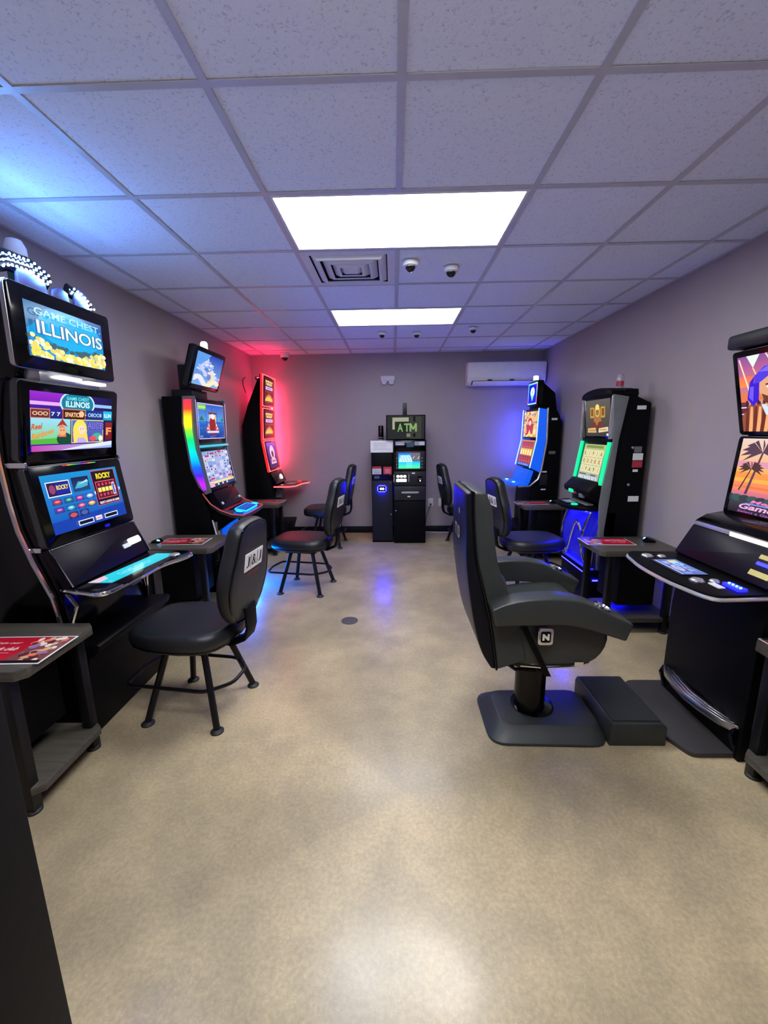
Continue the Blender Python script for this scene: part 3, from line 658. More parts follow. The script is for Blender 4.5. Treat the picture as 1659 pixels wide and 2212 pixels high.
def art_sunset(a):
    a.rect(0, 0, 1, 1, (240, 150, 80), (160, 90, 150)); a.rect(0, .78, 1, 1, (190, 100, 140), (130, 80, 150)); a.rect(0, .6, 1, .74, (245, 140, 70), (235, 110, 90)); a.poly([(0, .3), (1, .3), (1, .55), (0, .52)], (225, 120, 70)); a.rect(0, 0, 1, .4, (70, 30, 40), (110, 50, 50))
    for k in range(9): x = .03+k*.05; a.line((x, .02), (x*.6+.05, .42), .01, (200, 150, 140) if k % 2 else (60, 30, 40))
    a.poly([(.1, 1), (.24, 1), (.16, .84)], (225, 240, 230)); a.line((.02, .97), (.2, .05), .008, (255, 220, 190)); a.line((.16, .84), (.3, .4), .008, (255, 200, 150)); a.line((.3, 1), (.42, .7), .008, (255, 220, 200))
    for k in range(4): a.rect(.0, .05+k*.09, .16, .065+k*.09, (235, 225, 225))
    a = Shift(a, -.24)
    # sailor with a wrapped blue headscarf
    a.poly([(.24, .0), (.2, .2), (.34, .36), (.8, .38), (.98, .2), (1, 0)], (150, 80, 50))
    for k in range(8): a.poly([(.26+k*.04, .0), (.3+k*.045, .34), (.325+k*.045, .33), (.3+k*.045, 0)], (235, 170, 110) if k % 2 else (110, 45, 35))
    a.poly([(.46, .36), (.5, .22), (.68, .22), (.72, .36)], (205, 225, 240)); a.poly([(.5, .38), (.54, .28), (.64, .28), (.68, .4)], (225, 160, 130))
    a.ell(.6, .56, .15, .19, (225, 165, 125), 22); a.poly([(.47, .5), (.5, .38), (.6, .34), (.7, .38), (.74, .5), (.68, .46), (.54, .46)], (110, 60, 35)); a.rect(.55, .43, .66, .45, (150, 60, 60))
    a.ell(.55, .58, .025, .014, (250, 250, 250), 10); a.ell(.665, .58, .025, .014, (250, 250, 250), 10); a.ell(.55, .58, .01, .012, (40, 30, 30), 8); a.ell(.665, .58, .01, .012, (40, 30, 30), 8); a.line((.52, .61), (.58, .62), .006, (50, 30, 20)); a.line((.64, .62), (.7, .61), .006, (50, 30, 20))
    a.poly([(.6, .6), (.585, .51), (.625, .51)], (200, 135, 100))
    a.poly([(.4, .62), (.42, .74), (.52, .84), (.68, .86), (.8, .76), (.8, .62), (.7, .7), (.56, .72), (.46, .64)], (80, 60, 220)); a.poly([(.4, .64), (.42, .74), (.36, .66), (.32, .44), (.38, .34), (.44, .42), (.46, .64)], (60, 30, 205)); a.poly([(.36, .6), (.34, .46), (.38, .4), (.4, .6)], (110, 90, 245)); a.poly([(.46, .78), (.56, .84), (.7, .82), (.6, .77)], (120, 105, 250))
class Shift:
    def __init__(s, a, dx): s.a, s.dx = a, dx
    def poly(s, p, c): s.a.poly([(min(1, max(0, x+s.dx)), y) for x, y in p], c)
    def rect(s, x0, y0, x1, y1, c): s.a.rect(x0+s.dx, y0, x1+s.dx, y1, c)
    def ell(s, cx, cy, rx, ry, c, n=16): s.a.ell(cx+s.dx, cy, rx, ry, c, n)
    def line(s, p, q, t, c): s.a.line((p[0]+s.dx, p[1]), (q[0]+s.dx, q[1]), t, c)
def art_palms(a):
    a.rect(0, .5, 1, 1, (245, 165, 80), (225, 205, 190)); a.rect(0, .2, 1, .55, (225, 120, 120), (245, 150, 60)); a.rect(0, .62, 1, .7, (215, 150, 170)); a.rect(0, .42, 1, .47, (250, 175, 70)); a.rect(0, .34, 1, .37, (235, 120, 60)); a.rect(.0, .0, 1, .2, (20, 22, 34), (60, 70, 80)); a.rect(0, .19, 1, .3, (190, 100, 140), (215, 120, 130))
    def palm(x, y, xb, yb, s, c):
        a.poly([(xb-.015*s, yb), (xb+.015*s, yb), (x+.01*s, y), (x-.01*s, y)], c)
        for k in range(11):
            an = -.5+k*.42; L = .24*s; p = (x+L*math.cos(an), y+L*.75*math.sin(an)-.03*s); m = (x+L*.55*math.cos(an+.12), y+L*.5*math.sin(an)+.05*s)
            m2 = (x+L*.5*math.cos(an-.1), y+L*.42*math.sin(an)); a.poly([(x, y), m2, p], c); a.poly([(x, y), p, m], c)
    palm(.25, .82, .16, .26, 1.0, (72, 60, 78)); palm(.17, .6, .08, .3, .6, (60, 50, 45)); palm(.84, .74, .9, .26, .8, (72, 60, 78))
    for k in range(12): a.ell(k*.09, .2, .07, .05, (50, 85, 80) if k % 2 else (40, 60, 66), 9)
    a.text('Mega', .4, .17, .055, (245, 120, 190), .3, .25, .03); a.text('Games', .36, .1, .075, (235, 170, 220), .44, .25, .03); a.line((.2, .14), (.62, .14), .006, (130, 150, 240)); a.text('Select a Game', .34, .03, .03, (180, 100, 190), .42, .2, .01)
def art_touch(a):
    a.rect(0, 0, 1, 1, (75, 90, 160), (105, 125, 195)); a.rect(.03, .06, .97, .12, (180, 195, 235)); a.rect(.08, .5, .24, .85, (215, 215, 160)); a.ell(.33, .68, .13, .2, (150, 205, 240), 16); a.ell(.33, .68, .07, .1, (100, 150, 225), 12)
    for x in (.5, .68): a.rect(x, .6, x+.14, .7, (165, 185, 235)); a.rect(x, .76, x+.14, .84, (140, 165, 225))
    a.ell(.6, .34, .2, .16, (185, 185, 240), 18); a.text('PLAY', .6, .34, .12, (90, 95, 180), .22, off=.03); a.rect(.14, .2, .32, .42, (150, 170, 235)); a.rect(.85, .2, .96, .5, (140, 150, 220))
def art_cyan(a):
    a.rect(0, 0, 1, 1, (30, 195, 215), (40, 205, 225)); a.text('GAME CHEST', .5, .52, .34, (130, 215, 240), .5, .2, .02); a.poly([(0, .55), (.12, .55), (.2, 1), (0, 1)], (225, 190, 210)); a.text('X', .05, .2, .14, (240, 160, 190))  # GAME CHEST lettering is a reflection painted into the deck picture
# ---------- beacon (tower light) helper
def beacon(parent, x, y, z, r, h, lens, body='grey', label=None, low=None):
    b = MB().lathe((x, y, z), [(r*1.15, 0), (r*1.15, h*.25), (r, h*.28), (r*.95, h*.3)], 18).build('beacon_base', body, parent)
    if low: MB().lathe((x, y, z+h*.3), [(r, 0), (r, h*.3)], 18).build('beacon_lens', low, b)
    MB().lathe((x, y, z+(h*.6 if low else h*.3)), [(r, 0), (r, h*(.3 if low else .6)), (r*.7, h*(.4 if low else .7))], 18).build('beacon_lens', lens, b)
    return b
# ================================================================ M1: tall three-screen machine, front left
m1 = machine(-1, .66, 'tall black slot machine nearest on the left, three screens, top one reading ILLINOIS')
HW = .33
MB().prism([(.04, 0.47), (.04, 1.76), (.34, 1.76), (.27, 1.39), (.31, 1.08), (.36, .92), (.40, .76), (.43, .47)], -HW+.02, HW-.02).build('cabinet', 'gloss', m1, bevel=.006)
MB().prism([(.05, 0), (.05, .47), (.55, .505), (.565, .495), (.555, .46), (.5, .42), (.475, .0)], -HW, HW).build('machine_stand', 'black', m1, bevel=.006)
rail = [(.31, 1.775), (.285, 1.70), (.255, 1.56), (.245, 1.40), (.255, 1.22), (.272, 1.08), (.317, .92), (.378, .756), (.394, .648), (.40, .50)]
for s in (-1, 1):
    MB().tube([(x, s*(HW+.005), z) for x, z in rail], .011, 8).build('chrome_rail', 'chrome', m1)
    MB().prism([(x+.01, z) for x, z in rail]+[(.43, .5), (.40, .78), (.37, .97), (.335, 1.37), (.35, 1.39), (.385, 1.76)], s*(HW-.025)-.004, s*(HW-.025)+.004).build('side_panel', 'gloss', m1)
    for z in (1.385, .985): MB().box(.26 if z > 1.2 else .30, .355, s*(HW-.008)-.006, s*(HW-.008)+.006, z-.012, z+.012).build('hinge_plate', 'chrome', m1, bevel=.003)
display(m1, (.335, 1.395), (.395, 1.758), .65, art_menu, .05, .04, .05, trim='trimg')
d3 = display(m1, (.395, .995), (.35, 1.375), .65, art_games, .055, .045, .05, trim='trimg')
F, h = frame_between((.395, .995), (.35, 1.375), 0, .65)
a = Art(F, .65, h, n0=.002)
for k, c in enumerate(((255, 60, 60), (255, 220, 60), (80, 230, 90), (60, 160, 255), (150, 70, 255), (255, 80, 190), (250, 200, 80), (90, 230, 130))): a.rect(.32+k*.045, .975, .365+k*.045, .985, c)
a.rect(.60, .03, .66, .07, (20, 20, 200)); a.build('status_light', d3)
# top monitor
dt = display(m1, (.40, 1.815), (.41, 2.165), .63, art_chest, .07, .06, .055, t=.04, trim='steel', yc=-.01)
MB().box(.1, .385, -.2, .2, 1.76, 1.83).build('monitor_mount', 'steel', m1, bevel=.01)
MB().prism([(.05, 1.76), (.05, 2.1), (.30, 2.12), (.32, 1.83), (.3, 1.76)], -.24, .24).build('monitor_housing', 'gloss', m1, bevel=.01)
MB().box(.36, .42, -.12, .02, 1.785, 1.80).build('lit_slot', 'l_slot', m1, bevel=.003)
MB().box(.36, .42, .06, .2, 1.78, 1.795).build('lit_slot', 'l_slot', m1, bevel=.003)
# sparkling topper: lavender panels and two studded LED arches
for y0, y1, h_ in ((-.19, -.02, .12), (.0, .12, .085), (.15, .26, .12)):
    MB().prism([(y0, 2.165), (y1, 2.165), (y1-.01, 2.165+h_*.8), ((y0+y1)/2, 2.165+h_), (y0+.01, 2.165+h_*.7)], .33, .345, 'x').build('topper_panel', 'lav', m1, bevel=.003)
def stud_arch(pts, wdt, rows, name='light_arch'):
    base = MB().tube([(.325, p[0], p[1]) for p in pts], wdt*.55, 10, flat=.5).build(name, 'gloss', m1)
    mb = MB(); rnd = random.Random(2)
    P = [Vector((0, p[0], p[1])) for p in pts]
    for i in range(len(P)-1):
        d = P[i+1]-P[i]; nrm = Vector((0, -d.z, d.y)).normalized(); L = d.length; k = 0
        n = max(1, int(L/.022))
        for a_ in range(n):
            for r_ in range(rows):
                q = P[i]+d*((a_+.5*(r_ % 2)+.25)/n)+nrm*((r_-(rows-1)/2)*.022)
                c = (.352, q.y, q.z); rr = .0055
                mb.lathe((0, 0, 0), [(rr, 0), (rr*.8, .004), (rr*.3, .006)], 6, Matrix.Translation(c) @ Matrix.Rotation(PI/2+.5, 4, 'Y'))
    s_ = mb.build('light_studs', 'l_topper', base); s_['kind'] = 'stuff'
stud_arch([(-.36, 2.19), (-.30, 2.24), (-.22, 2.275), (-.10, 2.285), (.0, 2.25)], .085, 3)
stud_arch([(.13, 2.26), (.2, 2.245), (.26, 2.21), (.3, 2.17)], .06, 2)
beacon(m1, .2, .0, 2.12, .045, .32, 'white', 'grey', low='green')
# player panel, bill slot, deck
Fp, hp = frame_between((.475, .80), (.39, .985), 0, .64)
pp = MB().slab(Fp, 0, .64, 0, hp, -.05, 0, .012).build('player_panel', 'purple', m1, bevel=.004)
MB().tube([Fp @ Vector(q) for q in ((.0, 0, .002), (.0, hp, .002), (.64, hp, .002), (.64, 0, .002))], .004, 6).build('panel_edge', 'chrome', pp)
bs = MB().slab(Fp, .50, .60, .075, .115, 0, .012, .012).build('bill_slot', 'l_slot', m1)
MB().slab(Fp, .44, .50, .07, .095, 0, .006, .002).build('slot_label', 'white', m1)
deck = [(.40, -.31), (.62, -.375), (.66, -.345), (.685, -.12), (.685, .02), (.70, .09), (.745, .18), (.76, .26), (.74, .305), (.68, .325), (.42, .31)]
deck = smooth_outline(deck, .02, 2)
dk = MB().prism(deck, .765, .795, 'z').build('button_deck', 'gloss', m1, bevel=.004)
MB().tube([(x*1.0+.002, y, .782) for x, y in deck], .011, 8, closed=True).build('chrome_bumper', 'chrome', dk)
G = deckF(.796, .60) @ Matrix.Translation((-.27, 0, 0))
art = Art(Matrix(((.12, -1, 0, .615), (1, 0, 0, -.25), (0, 0, 1, .7965), (0, 0, 0, 1))), .50, .12); art_cyan(art)
td = MB().box(.485, .70, -.25, .26, .7945, .796).build('touch_display', 'bezel', m1); art.build('screen_picture', td, 'screen')
disc(m1, 'spin_button', 'silver', deckF(.796, .69), .21, 0, .028, .012, rim='chrome')
for s in (-1, 1):
    MB().tube([(.43, s*.31, .765), (.47, s*.31, .70), (.435, s*.31, .62), (.43, s*.31, .5)], .009, 6).build('chrome_strut', 'chrome', m1)
MB().box(.43, .436, .16, .25, .62, .66).build('rating_sticker', 'grey', m1)
# ================================================================ M2: rainbow-lit machine, middle left
m2 = machine(-1, 2.405, 'slot machine with rainbow-lit side panel and tilted top screen, middle of left wall')
H2 = .315
MB().prism([(.04, 0), (.04, 1.83), (.22, 1.83), (.21, 1.6), (.25, 1.17), (.30, 1.0), (.36, .82), (.36, .0)], -H2+.01, H2-.01).build('cabinet', 'black', m2, bevel=.005)
MB().box(.05, .24, -.15, .15, 1.83, 1.9).box(.1, .22, -.1, .1, 1.9, 2.12).build('monitor_neck', 'dark', m2, bevel=.008)
display(m2, (.285, 1.905), (.395, 2.235), .60, art_smoke, .035, .035, t=.07, trim='dark', yc=-.01)
beacon(m2, .26, .13, 2.20, .032, .15, 'l_warm', 'white')
rb = [(1.80, (255, 40, 70)), (1.72, (255, 60, 40)), (1.66, (255, 190, 20)), (1.60, (245, 230, 30)), (1.54, (120, 225, 40)), (1.47, (10, 205, 90)), (1.38, (0, 200, 170)), (1.30, (0, 170, 230)), (1.22, (10, 80, 250)), (1.15, (60, 30, 255)), (1.08, (170, 30, 250)), (1.02, (130, 40, 160))]
def xo(z): return .24-.04*max(0, 1-abs(z-1.6)/.35)*.8+(.0 if z > 1.2 else (1.2-z)*.42)
def xi(z): return .322-.02*max(0, 1-abs(z-1.55)/.3)+(.0 if z > 1.38 else (1.38-z)*.16)
for s in (-1, 1):
    me = bpy.data.meshes.new('side_light'); vs = []; fs = []; cs = []
    for z, c in rb:
        y = s*(H2+.012); vs += [(xo(z)+.0, s*(H2-.01), z), (xo(z)+.015, y, z), ((xo(z)+xi(z))/2, y+s*.012, z), (xi(z)-.012, y, z)]; cs.append([v for v in rgb(*c)])
    for i in range(len(rb)-1):
        for k in range(3):
            q = (i*4+k, i*4+k+1, i*4+k+5, i*4+k+4); fs.append(q if s > 0 else q[::-1])
    me.from_pydata(vs, [], fs); ca = me.color_attributes.new('Col', 'FLOAT_COLOR', 'POINT')
    for i in range(len(vs)): ca.data[i].color = (*cs[i//4], 1)
    me.materials.append(M['rainbow'])
    for p in me.polygons: p.use_smooth = True
    o = bpy.data.objects.new('side_light_panel', me); COL.objects.link(o); o.parent = m2; o['label'] = 'rainbow glowing side panel, red at top to violet below'
    MB().prism([(.225, 1.83), (.335, 1.83), (.33, 1.6), (.33, 1.4), (.40, 1.0), (.345, .98), (.29, 1.05), (.235, 1.2), (.2, 1.6)], s*(H2-.004)-.004, s*(H2-.004)+.004).build('side_panel', 'grey', m2)
    MB().tube([(x+.0, s*(H2-.005), z) for x, z in ((.335, 1.80), (.33, 1.6), (.325, 1.42))], .004, 6).tube([(x, s*(H2-.005), z) for x, z in ((.325, 1.38), (.385, 1.03))], .004, 6).build('edge_light', 'l_edge', m2)
display(m2, (.315, 1.42), (.325, 1.815), .61, art_ship, .03, .035, .045, t=.05, trim='trimg')
display(m2, (.38, 1.005), (.32, 1.385), .61, art_reels, .03, .03, .03, t=.05, trim='trimg')
MB().box(.31, .345, -.3, .3, 1.392, 1.412).build('divider_light', 'l_edge2', m2, bevel=.004)
Fp, hp = frame_between((.47, .84), (.385, .995), 0, .50)
pp = MB().slab(Fp, 0, .50, 0, hp, -.06, 0, .02).build('player_panel', 'purple', m2, bevel=.006)
for x, y in ((.04, .05), (.46, .05)): disc(pp, 'panel_lamp', 'white', Fp, x, y, .014, .01)
# winged deck
prof = [(.30, -.315, 1.0), (.40, -.315, .88), (.52, -.31, .81), (.62, -.30, .785)]
mb = MB()
edge = []
for s in (-1, 1):
    ring_ = [(.32, s*.315, .99), (.38, s*.318, .90), (.46, s*.315, .84), (.56, s*.31, .80), (.655, s*.285, .785)]
    edge.append(ring_)
for A, B in zip(edge[0], edge[0][1:]): pass
def lofted(edgeL, edgeR, drop, name, m, parent):
    mb = MB(); rows = []
    for l, r in zip(edgeL, edgeR):
        row = []
        for k in range(9):
            t = k/8; y = l[1]+(r[1]-l[1])*t; z = l[2]-drop[len(rows)]*math.sin(PI*t)**.7
            row.append(mb.bm.verts.new((l[0]+(.02*math.sin(PI*t) if len(rows) == len(edgeL)-1 else 0), y, z)))
        rows.append(row)
    low = [[mb.bm.verts.new((v.co.x, v.co.y*.96, v.co.z-.035)) for v in row] for row in rows]
    n = len(rows)
    for i in range(n-1):
        for k in range(8):
            mb.bm.faces.new((rows[i][k], rows[i+1][k], rows[i+1][k+1], rows[i][k+1])); mb.bm.faces.new((low[i][k], low[i][k+1], low[i+1][k+1], low[i+1][k]))
        mb.bm.faces.new((rows[i][0], low[i][0], low[i+1][0], rows[i+1][0])); mb.bm.faces.new((rows[i][8], rows[i+1][8], low[i+1][8], low[i][8]))
    for k in range(8):
        mb.bm.faces.new((rows[-1][k], low[-1][k], low[-1][k+1], rows[-1][k+1])); mb.bm.faces.new((rows[0][k], rows[0][k+1], low[0][k+1], low[0][k]))
    return mb.build(name, m, parent)
lofted(edge[0], edge[1], [.16, .08, .035, .008, 0], 'button_deck', 'dgrey', m2)
MB().tube([edge[0][0], *edge[0][1:], (.675, -.15, .787), (.68, 0, .787), (.675, .15, .787), *edge[1][::-1]], .004, 6).build('deck_edge', 'l_dred', m2)
MB().prism([(.36, .6), (.36, .95), (.45, .82), (.60, .76), (.5, .70)], -.26, .26).build('deck_support', 'black', m2, bevel=.01)
Fd = Matrix(((.0, -.985, 0.17, .655), (1, 0, 0, 0), (0, .17, .985, .792), (0, 0, 0, 1)))
dd = MB().slab(Fd, -.17, .17, .01, .13, 0, .012, .03).build('touch_display', 'l_azure', m2)
ar = Art(Fd @ Matrix.Translation((-.15, .02, .012)), .30, .10); ar.rect(0, 0, 1, 1, (25, 60, 170), (40, 90, 215)); ar.rect(.1, .2, .9, .8, (50, 90, 190)); ar.build('screen_picture', dd)
for y in (-.215, .215): disc(m2, 'spin_button', 'l_azure', Fd, y, .06, .032, .014, rim='dark')
for y in (-.2, -.1, 0, .1, .2): MB().slab(Fd, y-.045, y+.045, .17, .21, 0, .004, .004).build('instruction_label', 'red', m2)
# blue-lit lower column
MB().lathe((.44, -.10, .36), [(.09, 0), (.09, .36)], 28).build('lit_column', 'l_blue', m2)
MB().lathe((.385, -.225, .36), [(.04, 0), (.04, .36)], 20).build('steel_column', 'steel', m2)
MB().box(.34, .56, -.28, .28, .30, .36).build('column_base', 'dark', m2, bevel=.01)
MB().prism([(.05, 0), (.05, .30), (.58, .30), (.55, .25), (.5, .0)], -H2+.01, H2-.01).build('machine_stand', 'black', m2, bevel=.006)
MB().box(.553, .568, -.25, .25, .236, .244).build('added_floor_glow', 'l_kick', m2)  # strip added under the lip to throw azure on the floor
MB().tube([(.37, -.28, .74), (.39, -.27, .6), (.43, -.26, .5), (.44, -.25, .37)], .007, 6).build('white_cable', 'white', m2)
# ================================================================ M3: red neon machine, back left
m3 = machine(-1, 4.195, 'slot machine outlined in red neon in the back left corner')
H3 = .275
MB().prism([(.05, 0), (.05, 1.6), (.14, 1.85), (.3, 2.2), (.34, 2.2), (.30, 1.82), (.28, 1.4), (.33, .98), (.40, .80), (.36, .5), (.36, 0)], -H3+.02, H3-.02).build('cabinet', 'black', m3, bevel=.006)
scr = (((.345, 1.845), (.375, 2.245)), ((.325, 1.42), (.345, 1.83)), ((.385, 1.0), (.325, 1.41)))
for (pb, pt), artf in zip(scr, (art_fire, art_fire, art_moon)):
    display(m3, pb, pt, .53, artf, .06, .03, .03, t=.05)
    F, h = frame_between(pb, pt, 0, .55)
    MB().tube([F @ Vector(q) for q in ((0, .006, 0), (0, h-.006, 0), (.55, h-.006, 0), (.55, .006, 0))], .0075, 6, closed=True).build('neon_frame', 'l_red', m3)
for s in (-1, 1):
    P = [(.375, 2.25), (.345, 1.835), (.325, 1.415), (.385, .995)]
    q = [(x-.010, z) for x, z in P]+[(x-.03, z) for x, z in P[::-1]]
    MB().prism(q, s*(H3+.004)-.006, s*(H3+.004)+.006).build('side_light_panel', 'l_red2' if s > 0 else 'l_red2', m3)
MB().box(.295, .31, H3+.012, H3+.02, 1.05, 2.16).build('added_wall_glow', 'l_rback', m3)  # hidden strip added to redden the back wall
MB().box(.27, .30, -.2, .25, 2.203, 2.208).build('added_ceiling_glow', 'l_upr', m3)  # upward strip added for the red glow on the ceiling
MB().box(.2, .26, -.05, .05, 2.2, 2.24).build('topper_cap', 'dark', m3, bevel=.005)
MB().tube([(.12, -.22, 2.02), (.1, -.24, 2.12), (.09, -.2, 2.19), (.1, -.14, 2.22)], .006, 6).build('cable_loop', 'dark', m3)
Fp, hp = frame_between((.46, .83), (.39, .99), 0, .50)
MB().slab(Fp, 0, .50, 0, hp, -.06, 0, .02).build('player_panel', 'gloss', m3, bevel=.006)
disc(m3, 'bill_lamp', 'l_slot', Fp, .34, .08, .036, .012)
deck3 = smooth_outline([(.40, -.27), (.62, -.275), (.70, -.19), (.72, 0), (.74, .10), (.80, .2), (.78, .27), (.42, .27)], .02, 2)
dk = MB().prism(deck3, .79, .815, 'z').build('button_deck', 'gloss', m3, bevel=.004)
MB().tube([(x, y, .80) for x, y in deck3 if x > .415], .009, 6).build('neon_bumper', 'l_red', dk)
disc(m3, 'spin_button', 'l_red2', deckF(.815, .70), .12, .02, .03, .016)
MB().slab(deckF(.815, .60), -.12, .08, -.06, .05, 0, .004, .01).build('touch_display', 'silver', m3)
MB().box(.36, .46, -.06, .06, .62, .79).build('deck_bracket', 'grey', m3, bevel=.01)
MB().prism([(.05, 0), (.05, .28), (.58, .28), (.5, 0)], -H3, H3).build('machine_stand', 'black', m3, bevel=.006)
# ================================================================ R3: blue machine, back right
r3 = machine(1, 3.985, 'slot machine with glowing blue frame and small square top screen, back right')
H = .305
MB().prism([(.04, 0), (.04, 1.60), (.10, 1.73), (.20, 1.75), (.23, 1.73), (.23, 1.36), (.30, 1.03), (.38, .84), (.40, .6), (.40, 0)], -H+.02, H-.02).build('cabinet', 'black', r3, bevel=.006)
MB().prism([(.06, 1.7), (.1, 1.95), (.28, 2.1), (.30, 1.8), (.30, 1.7)], -.17, .17).build('topper_housing', 'black', r3, bevel=.01)
display(r3, (.345, 1.80), (.34, 2.10), .37, art_badge, .02, .02, t=.07, yc=.05, sm='screen_hot')
beacon(r3, .3, .02, 2.10, .03, .07, 'l_white', 'white')
for s in (-1, 1):
    P = [(.325, 1.765), (.335, 1.375), (.40, 1.04)]
    q = [(x+.0, z) for x, z in P]+[(.28, .98), (.235, 1.36), (.24, 1.75)]
    MB().prism(q, s*(H-.005)-.006, s*(H-.005)+.006).build('side_light_panel', 'l_blue', r3, bevel=.003)
    MB().tube([(.23, s*H, 1.765), (.222, s*H, 1.36), (.265, s*H, 1.02), (.30, s*H, .9), (.40, s*H, .81), (.54, s*H, .80)], .014, 8).build('side_trim', 'steel', r3)
    MB().tube([(x+.012, s*H, z) for x, z in P], .006, 6).build('edge_light', 'l_wire', r3)
display(r3, (.338, 1.395), (.328, 1.765), .57, art_dragon, .03, .03, .02, t=.05)
display(r3, (.405, 1.03), (.340, 1.385), .57, art_goldreel, .03, .01, .02, t=.05)
Fp, hp = frame_between((.46, .85), (.41, 1.02), 0, .53)
MB().slab(Fp, 0, .53, 0, hp, -.07, 0, .02).build('player_panel', 'l_blue', r3, bevel=.006)
MB().prism([(.10, 1.1), (.10, 1.6), (.12, 1.6), (.12, 1.1)], -H+.006, -H+.018).box(.10, .22, -.12, .12, 1.72, 1.728).build('added_wall_glow', 'l_back', r3) if False else None
MB().box(.275, .29, -H-.024, -H-.010, 1.0, 1.74).build('added_wall_glow', 'l_back', r3)  # extra strip on the far side, added to tint the back wall blue
MB().box(.06, .08, -.28, -.1, 1.66, 1.67).box(.12, .2, -.29, -.18, 1.755, 1.76).build('added_ceiling_glow', 'l_upb', r3)  # strips added behind the topper to turn the ceiling blue
deck = smooth_outline([(.40, -.29), (.60, -.27), (.63, -.1), (.63, .1), (.60, .27), (.40, .29)], .04, 3)
MB().prism(deck, .81, .845, 'z').build('button_deck', 'l_blue', r3, bevel=.006)
for y in (-.16, 0, .16): disc(r3, 'spin_button', 'l_cyan' if y else 'silver', deckF(.845, .56), y, 0, .02, .012, rim='chrome')
MB().prism([(.05, 0), (.05, .28), (.58, .28), (.5, 0)], -H, H).build('machine_stand', 'black', r3, bevel=.006)
for (x0, x1, z0, z1, m_) in ((.10, .17, 1.62, 1.645, 'whitep'), (.1, .18, 1.21, 1.245, 'grey'), (.19, .26, .98, 1.0, 'whitep'), (.19, .25, .76, .775, 'whitep')):
    MB().box(x0, x1, H-.021, H-.017, z0, z1).build('cabinet_sticker', m_, r3)
MB().box(.18, .27, H-.021, H-.012, .82, .96).build('side_lock_box', 'dark', r3, bevel=.004)
# ================================================================ R2: arched-top machine with green tubes, middle right
r2 = machine(1, 2.165, 'slot machine with arched black top and two green light tubes, middle of right wall')
H = .265
MB().prism([(.06, 0), (.06, 1.71), (.17, 1.76), (.17, 1.82), (.28, 1.82), (.31, 1.4), (.335, 1.0), (.36, .7), (.34, 0)], -H+.01, H-.01).build('cabinet', 'black', r2, bevel=.006)
for s in (-1, 1):
    MB().prism([(.375, 1.78), (.25, 1.76), (.30, 1.42), (.325, 1.02), (.35, .68), (.33, 0), (.37, 0), (.395, .68), (.405, .9), (.395, 1.05), (.34, 1.42)], s*(H+.0)-.012, s*(H+.0)+.012).build('side_trim', 'grey', r2, bevel=.004)
arc = [(-H, 1.77), (H, 1.77)]+[(H*math.cos(t*PI/10)*1.0, 1.79+.055*math.sin(t*PI/10)) for t in range(0, 11)]
MB().prism(arc, .17, .385, 'x').build('arched_cap', 'black', r2, bevel=.008)
display(r2, (.335, 1.43), (.37, 1.785), .49, art_idol, .03, .03, .02, t=.05)
for s in (-1, 1): MB().box(.345, .375, s*.256-.007, s*.256+.007, 1.43, 1.77).build('silver_edge', 'silver', r2, bevel=.003)
display(r2, (.40, 1.06), (.345, 1.40), .45, art_slots, .035, .02, .0, t=.05)
for s in (-1, 1): MB().tube([(.355, s*.243, 1.405), (.405, s*.243, 1.055)], .016, 10).build('green_light_tube', 'l_green', r2)
MB().slab(frame_between((.335, 1.405), (.345, 1.43), 0, .5)[0], 0, .5, 0, .03, -.03, .01, .003).build('screen_divider', 'black', r2)
hood = MB().prism([(.30, .93), (.33, 1.07), (.42, 1.08), (.50, 1.0), (.49, .96), (.42, .93)], -.25, .25).build('control_hood', 'black', r2, bevel=.012)
MB().box(.47, .505, -.12, -.04, .955, .985).build('bill_light', 'l_green', hood, bevel=.006)
MB().box(.47, .50, -.02, .01, .95, .97).build('red_indicator', 'red', hood, bevel=.004)
MB().box(.46, .49, .06, .13, .93, .97).build('ticket_slot', 'grey', hood, bevel=.004)
deck = smooth_outline([(.30, -.24), (.50, -.25), (.60, -.14), (.62, 0), (.60, .14), (.50, .25), (.30, .24)], .05, 3)
MB().prism(deck, .835, .87, 'z').build('button_deck', 'black', r2, bevel=.008)
tdk = MB().slab(deckF(.871, .58), -.12, .04, .0, .09, 0, .006, .006).build('touch_display', 'bezel', r2)
ar = Art(deckF(.8775, .575) @ Matrix.Translation((-.115, .005, 0)), .15, .08); ar.rect(0, 0, 1, 1, (75, 90, 120), (110, 130, 165)); ar.build('screen_picture', tdk)
disc(r2, 'spin_button', 'l_green', deckF(.871, .56), .11, .02, .028, .012)
MB().slab(deckF(.871, .45), -.18, .16, -.01, .05, 0, .01, .004).build('button_row', 'silver', r2)
# clear blue-lit belly panel
def curve_panel(x, bulge, z0, z1, y0, y1, n=10):
    outer = []; 
    for k in range(n+1):
        t = k/n; outer.append((x+bulge*math.sin(PI*(.15+.7*t)), z0+(z1-z0)*t))
    return outer+[(x-.03, z1), (x-.03, z0)]
MB().box(.46, .48, -.2, .2, .826, .834).build('added_underglow', 'l_under', r2)  # added out of view to cast blue on the stool seat and floor
MB().prism(curve_panel(.37, .12, .33, .82, 0, 0), -.2, .2).build('belly_panel', 'l_belly', r2, bevel=.006)
for s in (-1, 1): MB().tube([(x+.01, s*.205, z) for x, z in curve_panel(.37, .12, .33, .82, 0, 0)[:11]], .01, 8).build('belly_chrome', 'chrome', r2)
MB().tube([(.505, y, .55+.18*math.sin(y*14)) for y in [(-.18+.04*k) for k in range(10)]], .012, 8).build('belly_ornament', 'chrome', r2)
for s in (-1, 1): MB().prism([(.25, .3), (.25, .83), (.33, .83), (.41, .6), (.43, .3)], s*.235-.02, s*.235+.02).build('belly_side', 'steel', r2, bevel=.006)
